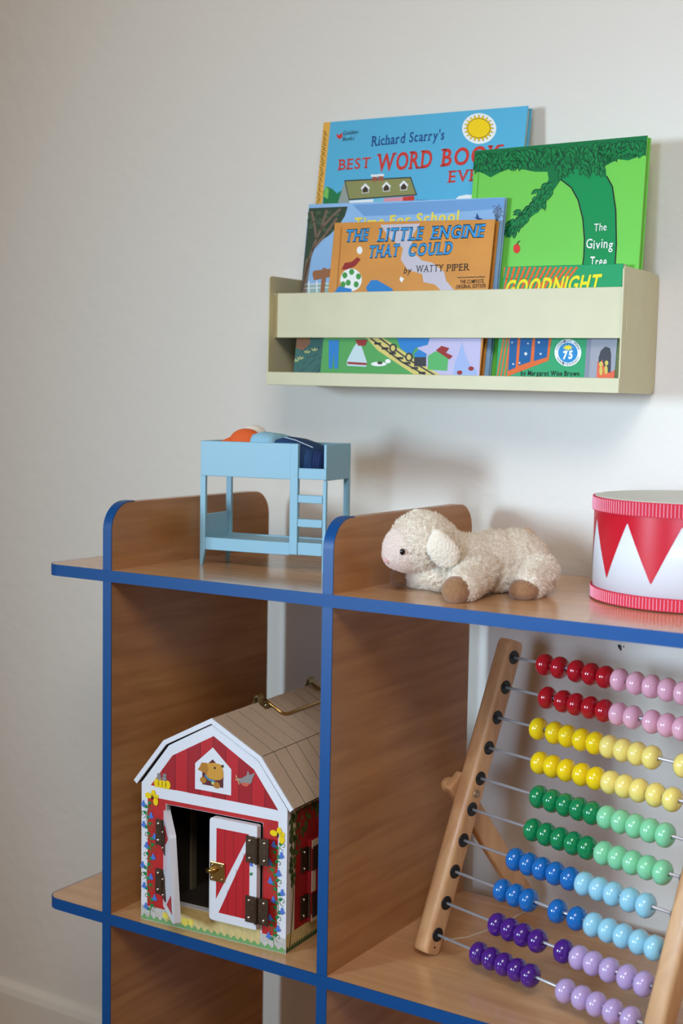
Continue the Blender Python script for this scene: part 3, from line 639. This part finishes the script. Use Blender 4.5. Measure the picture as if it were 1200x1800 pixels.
o = MB().lathe([(.0012, .0002), (.0022, .0012), (.0038, .0012), (.0044, .0002)], 18, 'x', (0, py_, pzz)).build('hinge_bolt', mat('bolt_dull', (150, 130, 110), .4, .6), ab)
MB().tube([(.004, .016, .018), (.004, .05, .0125), (.004, .10, .012), (.004, .150, .02)], .0007, 6).build('cord', mat('cord_white', (206, 196, 176), .9), ab)
MB().lathe([(0, .0003), (.0012, .0003), (.0014, -.001)], 10, 'x', Vector(apt(0, .0125, .001))).build('nail_hole', mat('nail_dark', (70, 40, 24), .8), PL)

# ---------------------------------------------------------------- wooden toy barn
M_BW = mat('barn_white', (226, 228, 236), 0.35, coat=.15); M_BR = mat('barn_red', (186, 24, 34), 0.4); M_BR2 = mat('barn_red_dark', (160, 16, 28), 0.4)
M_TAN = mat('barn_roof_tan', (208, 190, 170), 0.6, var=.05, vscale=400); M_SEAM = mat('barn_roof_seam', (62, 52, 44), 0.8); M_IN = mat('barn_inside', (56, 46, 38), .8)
M_BRASS = mat('brass', (196, 160, 90), 0.28, 1.0); M_BRONZE = mat('dark_bronze', (92, 74, 60), 0.42, .85, var=.25, vscale=200); M_SCREW = mat('screw_nickel', (206, 200, 190), .25, 1.0)
BW, BDEP = 0.190, 0.232
barn = empty('toy_barn', 'red and white wooden toy barn with latched doors and tan roof', 'toy barn', (-0.256, 0.0114, -HS), R(3.616))
gab = [(0, 0), (BW, 0), (BW, .156), (.1530, .2030), (.0950, .2345), (.0370, .2030), (0, .156)]
opn = [(.0335, .0262), (.1600, .0262), (.1600, .1355), (.1590, .1365), (.0345, .1365), (.0335, .1355)]
WT = .0085
fw = MB().extrude(gab, [opn], lambda u, v, d: (u, d, v), WT).build('front_wall', M_BW, barn)
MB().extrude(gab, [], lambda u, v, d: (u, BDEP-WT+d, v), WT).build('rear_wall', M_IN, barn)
for xa in (WT, BW-WT-.001): MB().box((xa, WT, .010), (xa+.001, BDEP-WT, .152)).build('inner_shade_sheet', mat('barn_inner_shade', (44, 34, 26), .8), barn)  # added thin sheets: the interior's shade put into a dark colour
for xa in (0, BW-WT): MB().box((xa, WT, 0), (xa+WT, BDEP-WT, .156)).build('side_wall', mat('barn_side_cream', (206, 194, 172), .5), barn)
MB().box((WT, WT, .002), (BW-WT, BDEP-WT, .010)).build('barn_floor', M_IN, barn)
MB().box((WT+.001, .080, .010), (WT+.0035, .090, .150)).build('stall_post', mat('stall_olive', (120, 110, 88), .7), barn); MB().box((.074, .160, .010), (.112, .165, .085)).build('stall_panel', mat('stall_grey', (96, 92, 86), .7), barn)
def bflat(nm, polys, m, layer, parent=fw): return flat(nm, polys, m, parent, .00012*layer)
redg = [(.0125, .1545), (.0420, .1925), (.0960, .2215), (.1480, .1925), (.1785, .1535)]
bflat('red_board_print', [redg], M_BR, 1)
def clipstrip(x0, x1):
    def top(x):
        if x <= .0420: return .1545+(x-.0125)/(.0295)*.038
        if x <= .0960: return .1925+(x-.0420)/.054*.029
        if x <= .1480: return .2215-(x-.0960)/.052*.029
        return .1925-(x-.1480)/.0305*.039
    xs = [x0]+[x for x in (.0420, .0960, .1480) if x0 < x < x1]+[x1]
    return [(x0, .1541), (x1, .1541)]+[(x, top(x)-.0002) for x in reversed(xs)]
bflat('red_board_print', [clipstrip(.0125+.0166*k+.0002, .0125+.0166*(k+1)) for k in (1, 3, 5, 7, 9)], M_BR2, 2)
bflat('board_seam_print', [[(x-.0003, .1541), (x+.0003, .1541), (x+.0003, clipstrip(x, x+.0004)[2][1]), (x-.0003, clipstrip(x, x+.0004)[2][1]-.0001)] for x in [.0125+.0166*k for k in range(1, 10)]], mat('barn_red_line', (110, 8, 18), .5), 3)
bflat('window_surround_print', [[(.0725, .1600), (.1195, .1600), (.1195, .1885), (.0955, .2090), (.0725, .1885)]], M_BW, 4)
bflat('window_opening_print', [[(.0820, .1665), (.1095, .1665), (.1095, .1840), (.0955, .1960), (.0820, .1840)]], mat('barn_window_dark', (88, 16, 22), .6), 5)
tan_ = ink('dogtan', (206, 150, 62)); tan2 = ink('dogbrown', (178, 120, 48))
bflat('dog_print', [[(.0860, .1905), (.0980, .1925), (.1080, .1915), (.1090, .1860), (.1100, .1790), (.1060, .1750), (.0990, .1735), (.0900, .1745), (.0850, .1800)]], tan_, 6); bflat('dog_print', [[(.0870, .1910), (.0900, .1850), (.0880, .1780), (.0840, .1800), (.0760, .1820), (.0790, .1860), (.0810, .1905)]], tan2, 7)
bflat('dog_print', [ell(.0835, .1715, .0042, .0036, 14), ell(.1010, .1685, .0046, .0036, 14)], tan2, 8); bflat('dog_print', [ell(.0985, .1870, .0011, .0014, 10), [(.1060, .1895), (.1092, .1925), (.1100, .1890)]], ink('black', None), 8)
bflat('collar_print', [s for s in stroke([(.0860, .1770), (.0900, .1735), (.0985, .1720)], .0022)], ink('collar', (90, 140, 176)), 8); bflat('tag_print', [ell(.0960, .1700, .0018, .0018, 10)], ink('sprout', None), 9)
bflat('pumpkin_print', [ell(.0210+k*.0050, .1585, .0036, .0050, 14) for k in range(4)], ink('pumpkin', (238, 206, 20)), 5); bflat('pumpkin_rib_print', [s for k in range(3) for s in stroke([(.0235+k*.005, .1550), (.0238+k*.005, .1615)], .0004)], ink('pumpkinline', (190, 150, 14)), 6)
bflat('mouse_print', [ell(.0245, .1648, .003, .003, 12), ell(.0315, .1650, .003, .003, 12), ell(.0228, .1680, .0013, .0022, 8), ell(.0255, .1685, .0013, .0022, 8), ell(.0305, .1685, .0013, .0022, 8), ell(.0330, .1688, .0013, .0022, 8)], ink('mouse', (142, 138, 138)), 6)
bflat('bird_print', [[(.1275, .1800), (.1330, .1810), (.1390, .1850), (.1405, .1905), (.1430, .1860), (.1500, .1895), (.1470, .1840), (.1450, .1775), (.1400, .1735), (.1330, .1740), (.1300, .1770)]], ink('mouse', None), 5); bflat('bird_breast_print', [[(.1330, .1765), (.1440, .1770), (.1400, .1728), (.1340, .1732)]], ink('breast', (206, 96, 74)), 6)
bflat('twig_print', [s for s in stroke([(.1255, .1830), (.1275, .1790), (.1300, .1740)], .0012)]+[s for s in stroke([(.1250, .1780), (.1300, .1790)], .001)], ink('twig', (206, 176, 130)), 6)
low = [[(.0085, .1415), (.0085, .0165), (.0332, .0165), (.0332, .1368), (.1603, .1368), (.1603, .0165), (.1790, .0165), (.1790, .1415)]]
bflat('red_board_print', low, mat('barn_red_lower', (184, 34, 34), 0.4, var=.12, vscale=90), 1)
bflat('stone_step_print', [[(.0005, .0005), (.1895, .0005), (.1895, .0165), (.0005, .0165)]], mat('stone_print', (190, 188, 184), .5, var=.15, vscale=260), 2); bflat('straw_print', [[(.034, .0030), (.158, .0030), (.158, .0255), (.034, .0255)]], mat('straw_print', (204, 186, 128), .5, var=.12, vscale=150), 3)
bflat('grass_print', [[(.0005, .0005)]+[p for k in range(22) for p in ((.0005+k*.0086, .0026), (.0048+k*.0086, .0070))]+[(.1895, .0035), (.1895, .0005)]], ink('grassprint', (112, 160, 100)), 4)
bflat('flower_print', [ell(.034, .0100, .0045, .004, 9), ell(.060, .0085, .0055, .0045, 9), ell(.068, .0095, .004, .004, 9)], ink('straw2', (226, 208, 90)), 5)
def vine(x0, sgn, zmax):
    pts = [(x0+sgn*.0030*math.sin(z*95), z) for z in [.006+k*.004 for k in range(int((zmax-.006)/.004))]]
    bflat('vine_stem_print', [s for s in stroke(pts, .0007)], ink('stem', (96, 124, 62)), 4)
    gl = []; bl = []; cu = []
    for k in range(11):
        z = .010+k*(zmax-.012)/11; s_ = 1 if k % 2 else -1; x = x0+sgn*.0030*math.sin(z*95)
        gl.append(leaf(x, z+.002, R(90-s_*62), .0068, .0044))
        gl.append(leaf(x, z+.007, R(90+s_*68), .0058, .0040))
        q = (x+s_*.0060, z+.006); bl.append([(q[0]-.0040, q[1]-.0026), (q[0]-.0014, q[1]-.0026), (q[0], q[1]-.0044), (q[0]+.0016, q[1]-.0026), (q[0]+.0040, q[1]-.0024), (q[0]+.0018, q[1]+.0008), (q[0]+.0006, q[1]+.0038), (q[0]-.0012, q[1]+.0034), (q[0]-.0018, q[1]+.0006)])
        c_ = (x-s_*.0052, z+.006); cu += stroke([(c_[0]+(.0048-.00036*j)*math.cos(s_*j*.62-1.5), c_[1]+(.0048-.00036*j)*math.sin(s_*j*.62-1.5)) for j in range(12)], .0006)
    bflat('vine_tendril_print', cu, ink('stem', None), 4); bflat('vine_leaf_print', gl, ink('vineleaf', (34, 128, 66)), 5); bflat('bell_flower_print', bl, ink('bell', (80, 120, 206)), 6)
vine(.0105, 1, .140); vine(.1775, -1, .122)
for cx, cz, a0 in ((.0150, .1415, .3), (.1790, .1270, -.4)):
    bflat('butterfly_print', [ell(cx-.0052, cz+.0012, .0046, .0034, 12), ell(cx+.0050, cz-.0040, .0034, .0048, 12), ell(cx+.0016, cz+.0046, .0030, .0040, 12), ell(cx+.0058, cz+.0016, .0030, .0024, 12)], ink('pumpkin', None), 7)
    bflat('butterfly_body_print', [ell(cx, cz, .0010, .0030, 8)], ink('black', None), 8)
# roof: two slopes each side, boards as parts
RT = .0055
RP = [Vector(q) for q in ((-.0045, .1545), (.0350, .2040), (.0950, .2352), (.1550, .2040), (.1945, .1545))]
def rnorm(i):
    d = (RP[i+1]-RP[i]).normalized(); return Vector((-d.y, d.x))
def rout(i, h):
    if i in (0, 4): return RP[i]+rnorm(0 if i == 0 else 3)*h
    n1, n2 = rnorm(i-1), rnorm(i); m_ = (n1+n2).normalized(); return RP[i]+m_*(h/m_.dot(n1))
def roof(i):
    y0, y1 = -.0030, BDEP+.002
    def slab_(ya, yb, ha, hb, cut=0.0):
        pa, pb, pc, pd = rout(i, ha), rout(i+1, ha), rout(i, hb), rout(i+1, hb)
        e1, e2 = (pb-pa)*cut, (pd-pc)*cut; pa, pb, pc, pd = pa+e1, pb-e1, pc+e2, pd-e2
        return MB().hexa([(pa.x, ya, pa.y), (pb.x, ya, pb.y), (pb.x, yb, pb.y), (pa.x, yb, pa.y), (pc.x, ya, pc.y), (pd.x, ya, pd.y), (pd.x, yb, pd.y), (pc.x, yb, pc.y)])
    base = slab_(y0+.0022, y1, .0002, RT-.0008).build('roof_slope', M_SEAM, barn)
    slab_(y0, y0+.0022, .0002, RT).build('white_edge_trim', M_BW, base)
    nb_ = 10; st = (y1-y0-.0022)/nb_
    for k in range(nb_):
        ya = y0+.0022+k*st
        slab_(ya+(.0010 if k else 0), ya+st-.0010, RT-.0008, RT, .006).build('roof_board', M_TAN, base)
for i in range(4): roof(i)
hd = MB(); ux = Vector((.0600, 0, -.0312)).normalized(); un = Vector((.0312, 0, .0600)).normalized(); RG = Vector((.0950, 0, .2412))
ya, yb = .098, .203
q = lambda s_, y, h: RG+ux*s_+un*h+Vector((0, y, 0))
hd.tube([q(.002, ya, .004), q(.014, ya, .0035), q(.026, ya, .0030), q(.030, ya+.002, .0030), q(.032, ya+.006, .0030), q(.032, yb-.006, .003), q(.030, yb-.002, .003), q(.026, yb, .003), q(.002, yb, .004)], .0015, 8)
hd.build('carry_handle', M_BRASS, barn, smooth=True)
for yy in (ya-.012, yb-.002):
    br_ = MB(); vs = []; 
    pts = [(-.010, .0004), (-.006, .0006), (-.0035, .003), (-.0030, .006), (-.0005, .0082), (.0022, .0065), (.0028, .003), (.005, .0008), (.014, .0006)]
    prf = []
    for s_, h in pts:
        base_ = RG+ (ux*s_ if s_ > 0 else Vector((-ux.x, 0, ux.z))*(-s_)); prf.append(base_+Vector((0, 0, h+.0006)))
    n_ = len(prf); vs = [v+Vector((0, yy+e_, 0)) for e_ in (0, .013) for v in prf]; vs += [v+Vector((0, yy+e_, -.0006)) for e_ in (0, .013) for v in prf]
    fs = []
    for i in range(n_-1): fs += [(i, i+1, n_+i+1, n_+i), (2*n_+i, 2*n_+i+1, 3*n_+i+1, 3*n_+i), (i, i+1, 2*n_+i+1, 2*n_+i), (n_+i, n_+i+1, 3*n_+i+1, 3*n_+i)]
    b_ = br_.add(vs, fs).build('handle_bracket', mat('brass_dull', (150, 128, 84), .4, .8), barn)
    for s2 in (.009, ): MB().ball(q(s2, yy+.0065, .0018), (.0016, .0016, .0012), 10, 6).build('screw', M_SCREW, b_, smooth=True)
def hinge(x, z, parent=barn, y=0.0, w2=.0140, h=.0285):
    hb = MB()
    hb.box((x-w2, y-.0022, z-h/2), (x-.0016, y-.0006, z+h/2)); hb.box((x+.0016, y-.0022, z-h/2), (x+w2, y-.0006, z+h/2))
    hb.tube([(x, y-.0028, z-h/2), (x, y-.0028, z+h/2)], .0019, 10)
    o_ = hb.build('hinge', M_BRONZE, parent)
    for sx in (-1, 1):
        for sz in (-1, 1): MB().ball((x+sx*.0092, y-.0024, z+sz*h*.33), (.0020, .0012, .0020), 12, 8).build('screw', M_SCREW, o_, smooth=True)
    return o_
def door_leaf(nm, w_, xsign):
    """door in local coords: hinge at x = 0, opens along +x*xsign"""
    o_ = empty(nm, '', ''); return o_
# right door, closed
DW, DZ0, DZ1, DTK = .0605, .0215, .1345, .0075
dr = MB().extrude(rounded(.0968, DZ0, .1573, DZ1, (.004, .002, .002, .004), 4), [], lambda u, v, d: (u, d, v), DTK).build('barn_door', M_BW, barn, loc=(0, -.0072, 0)); dr['label'] = 'closed white framed barn door with a diagonal brace'
def door_print(parent, x0, x1, mirror=False):
    fl = lambda nm, polys, m, ly: flat(nm, [[((x0+x1-a) if mirror else a, b) for a, b in p] for p in polys], m, parent, .00015*ly)
    a0, a1 = x0+.0090, x1-.0090
    fl('red_panel_print', [[(a0, DZ0+.024), (a0, DZ1-.0105), (a1-.001, DZ1-.0105)]], M_BR, 1)
    fl('red_panel_print', [[(a0+.0035, DZ0+.0095), (a1, DZ0+.0095), (a1, DZ1-.020)]], M_BR, 1)
    fl('board_seam_print', [[(x-.0002, za), (x+.0002, za), (x+.0002, zb), (x-.0002, zb)] for x, za, zb in ((a0+.011, .073, DZ1-.011), (a0+.022, .096, DZ1-.011), (a0+.015, DZ0+.010, .058), (a0+.026, DZ0+.010, .083), (a0+.035, DZ0+.010, .102))], mat('barn_red_line', None), 2)
door_print(dr, .0968, .1573)
bl_ = []; 
flat('bell_flower_print', [[(.1480, .0905), (.1530, .0900), (.1515, .0950), (.1495, .0945)]], ink('bell', None), dr, .0006); flat('vine_leaf_print', [leaf(.1490, .0800, .8, .005, .003)], ink('vineleaf', None), dr, .0006)
hinge(.1585, .1085, y=-.0070); hinge(.1585, .0435, y=-.0070)
lt = MB().box((.0985, -.0092, .0655), (.1175, -.0074, .0870)).build('door_latch', M_BRASS, barn, bevel=.0012)
MB().tube([(.0965, -.0105, .0765), (.1020, -.0120, .0775), (.1090, -.0105, .0800)], [.0030, .0026, .0016], 10).build('latch_hook', M_BRASS, lt, smooth=True)
for x, z in ((.1020, .0690), (.1145, .0690), (.1145, .0835), (.1020, .0835)): MB().ball((x, -.0096, z), (.0014, .001, .0014), 10, 6).build('screw', M_SCREW, lt, smooth=True)
# left door, standing open and sagging
HX, HY = .0305, -.0005
def lf(s_, z, tk):
    f_ = (z-DZ0)/(DZ1-DZ0); al = R(42+6*f_); e_ = Vector((math.cos(al), -math.sin(al))); nn = Vector((-e_.y, e_.x))*-1
    zz = z-.0008-.010*(s_/DW)*f_-.004*f_
    return (HX+e_.x*s_+nn.x*(-tk), HY+e_.y*s_+nn.y*(-tk), zz)
lo_ = rounded(0, DZ0, DW, DZ1, (.002, .004, .004, .002), 3)
lmesh = MB().extrude(lo_, [], lambda u, v, d: lf(u, v, d), DTK).build('barn_door', M_BW, barn); lmesh['label'] = 'open barn door swung outwards on bronze hinges'
def lflat(nm, polys, m, tk=-.0003):
    vs = []; fs = []
    for p in polys: k = len(vs); vs += [lf(a, b, tk) for a, b in p]; fs.append(tuple(range(k, k+len(p))))
    mesh_obj(nm, vs, fs, m, lmesh)
lflat('red_panel_print', [[(.009, DZ0+.024), (.009, DZ1-.0105), (.050, DZ1-.0105)], [(.0125, DZ0+.0095), (.0515, DZ0+.0095), (.0515, DZ1-.020)]], M_BR)
for z in (.1040, .0480):
    hb = MB(); h = .0285
    hb.box((HX-.0095, -.0022, z-h/2), (HX-.0016, -.0006, z+h/2)); hb.tube([(HX, -.0030, z-h/2), (HX, -.0030, z+h/2)], .0019, 10)
    vs = [lf(s_, z+e_*h/2, tk) for tk in (-.0018, -.0004) for s_, e_ in ((.002, -1), (.020, -1), (.020, 1), (.002, 1))]
    hb.hexa(vs); ho = hb.build('hinge', M_BRONZE, barn)
    for sz in (-1, 1):
        MB().ball((HX-.0058, -.0024, z+sz*h*.33), (.0020, .0012, .0020), 12, 8).build('screw', M_SCREW, ho, smooth=True)
        MB().ball(lf(.0105, z+sz*h*.33, -.002), .0017, 10, 6).build('screw', M_SCREW, ho, smooth=True)
# right side wall print and its small doors
sw = [c for c in barn.children if c.name.startswith('side_wall')][1]
def sflat(nm, polys, m, ly):
    vs = []; fs = []
    for p in polys:
        k = len(vs); vs += [(BW+.00015*ly, a, b) for a, b in p]
        for t_ in tessellate_polygon([[Vector((a, b, 0)) for a, b in p]]): fs.append(tuple(k+i for i in t_))
    return mesh_obj(nm, vs, fs, m, sw)
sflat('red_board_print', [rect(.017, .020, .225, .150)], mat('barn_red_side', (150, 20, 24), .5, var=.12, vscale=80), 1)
sflat('straw_print', [rect(.0005, .004, .2225, .020)], mat('straw_print', None), 1); sflat('grass_print', [[(.0005, .0005)]+[p_ for k in range(44) for p_ in ((.0005+k*.005, .0035), (.003+k*.005, .0075))]+[(.2225, .0035), (.2225, .0005)]], ink('grassprint2', (70, 96, 58)), 2)
lv_ = []
for k in range(150):
    y = random.uniform(.004, .2); z = .152-random.random()**1.6*(.03+.02*math.sin(y*90)); lv_.append(leaf(y, z, -1.57+random.uniform(-.7, .7), .008, .004))
for k in range(45): lv_.append(leaf(.010+random.uniform(-.004, .008), .150-random.random()*.075, -1.57+random.uniform(-.6, .6), .008, .004))
sflat('ivy_print', lv_[::2], ink('ivy', (60, 84, 46)), 3); sflat('ivy_print', lv_[1::2], ink('ivy2', (86, 100, 48)), 4)
sflat('ivy_stem_print', [s for s in stroke([(.008, .150), (.010, .100), (.014, .060), (.011, .030), (.008, .006)], .0014)], ink('ivystem', (84, 56, 40)), 3)
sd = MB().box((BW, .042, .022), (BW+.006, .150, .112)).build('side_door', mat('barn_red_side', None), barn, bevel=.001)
for a, b in (((.042, .103), (.150, .112)), ((.042, .022), (.150, .030)), ((.042, .055), (.050, .078))):
    MB().box((BW+.006, a[0], a[1]), (BW+.0066, b[0], b[1])).build('white_frame_strip', mat('barn_side_cream', None), sd)
for z in (.092, .040):
    hb = MB().box((BW+.0005, .028, z-.013), (BW+.0018, .041, z+.013)); hb.box((BW+.0066, .043, z-.013), (BW+.0078, .056, z+.013)); hb.tube([(BW+.0036, .0415, z-.013), (BW+.0036, .0415, z+.013)], .0018, 8)
    ho = hb.build('hinge', M_BRONZE, barn)
    for sz in (-1, 1): MB().ball((BW+.0022, .033, z+sz*.009), .0017, 10, 6).build('screw', M_SCREW, ho, smooth=True)

# ---------------------------------------------------------------- plush lamb
LG = Vector((0.088, 0.112, 0.0)); LB = Vector((-math.sin(YAW), math.cos(YAW), 0)); LA = Vector((math.cos(YAW), math.sin(YAW), 0))
lamb = empty('plush_lamb', 'cream plush lamb with brown hooves lying on the shelf top', 'plush toy', LG, YAW)
PXM = 1/1712.0
def lp3(u, v, dy=0.0):
    P = unpx(u, v, LG+LB*dy, LB)-LG; return Vector((P.dot(LA), dy, P.z))
def remeshed(name, mb, m, parent, vox, smooth_it=6, amp=0.0, freq=200):
    me = bpy.data.meshes.new('tmp'); me.from_pydata([tuple(v) for v in mb.v], [], mb.f); me.update()
    o_ = bpy.data.objects.new('tmp', me); COL.objects.link(o_)
    r_ = o_.modifiers.new('r', 'REMESH'); r_.mode = 'VOXEL'; r_.voxel_size = vox
    s_ = o_.modifiers.new('s', 'SMOOTH'); s_.iterations = smooth_it; s_.factor = .5
    bpy.context.view_layer.update()
    me2 = bpy.data.meshes.new_from_object(o_.evaluated_get(bpy.context.evaluated_depsgraph_get())); bpy.data.objects.remove(o_)
    if amp:
        nv_ = [v.normal.copy() for v in me2.vertices]
        for v, n_ in zip(me2.vertices, nv_):
            a = amp(v.co) if callable(amp) else amp
            v.co += n_*(a*(noise.noise(v.co*freq)+.5*noise.noise(v.co*freq*2.3)))
            v.co.z = max(v.co.z, .0002)
    me2.materials.clear(); me2.materials.append(m); me2.name = name
    for p_ in me2.polygons: p_.use_smooth = True
    o2 = bpy.data.objects.new(name, me2); COL.objects.link(o2); o2.parent = parent; return o2
FACE = lp3(690, 974, -.026)
def fleece_mat():
    m = mat('fleece', (236, 222, 200), .95, bump=.6, bscale=420, spec=.1, sheen=.4); nt = m.node_tree; b = nt.nodes['Principled BSDF']
    tc = nt.nodes.new('ShaderNodeTexCoord'); vm = nt.nodes.new('ShaderNodeVectorMath'); vm.operation = 'DISTANCE'; vm.inputs[1].default_value = FACE
    nt.links.new(tc.outputs['Object'], vm.inputs[0]); rp = nt.nodes.new('ShaderNodeValToRGB')
    rp.color_ramp.elements[0].position = .020; rp.color_ramp.elements[0].color = (*lin((232, 212, 200)), 1)
    rp.color_ramp.elements[1].position = .036; rp.color_ramp.elements[1].color = (*lin((236, 224, 206)), 1)
    nt.links.new(vm.outputs['Value'], rp.inputs['Fac']); nt.links.new(rp.outputs['Color'], b.inputs['Base Color']); return m
M_FLEECE = fleece_mat(); M_HOOF = mat('hoof_plush', (150, 108, 72), .95, var=.15, vscale=300, bump=.6, bscale=700, sheen=.3)
mb = MB()
def bl(u, v, dy, r, ry=None, rz=None):
    mb.ball(lp3(u, v, dy), (r*PXM, (ry or r)*PXM, (rz or r)*PXM), 20, 14)
# trunk
bl(828, 988, -.006, 56, 50, 50); bl(868, 982, .002, 56, 52, 50); bl(905, 982, .008, 50, 54, 52); bl(925, 990, .008, 42, 50, 50)
bl(800, 1000, -.014, 48, 46, 36); bl(850, 1008, -.006, 70, 46, 36); bl(905, 1006, .004, 52, 52, 38)
# chest and neck
bl(772, 1002, -.016, 44, 42, 34); bl(790, 972, -.012, 44, 42, 40)
# head and muzzle
bl(742, 953, -.020, 58, 54, 54); bl(768, 960, -.018, 42, 48, 46); bl(716, 964, -.022, 44, 42, 42); bl(702, 972, -.023, 31, 32, 30)
# far front leg, forward; near front leg towards the viewer; rear leg
for k in range(7): f_ = k/6; bl(790-f_*54, 1012+f_*2, -.002+f_*.014, 30-f_*5)
for k in range(7): f_ = k/6; bl(842-f_*30, 1004+f_*28, -.030-f_*.042, 35-f_*6)
for k in range(7): f_ = k/6; bl(948-f_*20, 1006+f_*24, -.016-f_*.030, 34-f_*6)
bl(948, 1000, .004, 28, 34, 32)
body = remeshed('fleece_body', mb, M_FLEECE, lamb, .0014, 7, lambda c: .0003 if (c-FACE).length < .026 else .0019, 250)
me_ = body.data
# short pile standing on the body so that the outline is soft
tri = [(p_.area, p_.center.copy(), p_.normal.copy(), [me_.vertices[i].co.copy() for i in p_.vertices]) for p_ in me_.polygons]
tot = sum(a for a, *_ in tri); NS = 42000; vs = []; fs = []
for a, c, n_, cs in tri:
    k = a/tot*NS; k = int(k)+(1 if random.random() < k-int(k) else 0)
    for _ in range(k):
        w_ = [random.random() for _ in cs]; sw_ = sum(w_); p_ = sum((cs[i]*(w_[i]/sw_) for i in range(len(cs))), Vector())
        face_d = (p_-FACE).length; L_ = random.uniform(.0008, .0014) if face_d < .026 else random.uniform(.0016, .0032)
        t_ = Vector((random.gauss(0, 1), random.gauss(0, 1), random.gauss(0, 1))); d_ = (n_*1.1+t_*.42).normalized(); s2 = d_.cross(t_).normalized()*.00022
        p2 = p_+d_*L_*.6; p3 = p_+(d_+t_*.25).normalized()*L_
        if p2.z < .0004 or p3.z < .0004 or p_.z < .0006: continue
        i0 = len(vs); vs += [p_-s2, p_+s2, p2+s2*.8, p2-s2*.8, p3]; fs += [(i0, i0+1, i0+2, i0+3), (i0+3, i0+2, i0+4)]
fz = mesh_obj('fleece_pile', vs, fs, M_FLEECE, body); fz['kind'] = 'stuff'
def hoof(u, v, dy, rx, ry, rz):
    m_ = MB().ball(lp3(u, v, dy), (rx*PXM, ry*PXM, rz*PXM), 24, 16)
    return remeshed('hoof', m_, M_HOOF, lamb, .0012, 4, .0004, 500)
hoof(802, 1038, -.080, 25, 24, 25); hoof(921, 1037, -.053, 27, 24, 20); hoof(702, 1015, .016, 18, 22, 17)
# ears
def ear(u, v, dy, s_):
    m_ = MB()
    for k in range(7):
        f_ = k/6; m_.ball(lp3(u-6+f_*14, v-22+f_*40, dy-.004*math.sin(f_*PI)), ((14+15*math.sin(f_*2.6))*PXM, 9*PXM, 14*PXM), 16, 10)
    return remeshed('ear', m_, M_FLEECE, lamb, .0012, 5, .0005, 400)
ear(776, 966, -.052, 1); ear(738, 930, .014, -1)
ey = MB().ball(lp3(707, 970, -.0475), (4.6*PXM, 3.4*PXM, 5.4*PXM), 16, 12).build('eye', mat('eye_black', (12, 10, 12), .08), lamb, smooth=True)
ey = MB().ball(lp3(690, 966, .0015), (4.6*PXM, 3.4*PXM, 5.4*PXM), 16, 12).build('eye', mat('eye_black', None), lamb, smooth=True)
MB().tube([lp3(674, 983, -.030), lp3(679, 986, -.034), lp3(681, 990, -.036)], .0009, 6).build('nose_stitching', mat('nose_pink', (222, 168, 164), .9), lamb)
tm = MB()
for k in range(5): f_ = k/4; tm.ball(lp3(926+f_*26, 936+f_*22, .030-f_*.012), ((10-3*f_)*PXM,)*3, 12, 8)
remeshed('tail', tm, mat('tail_tan', (214, 186, 158), .95, bump=.5, bscale=500, sheen=.3), lamb, .0012, 3, .0004, 400)
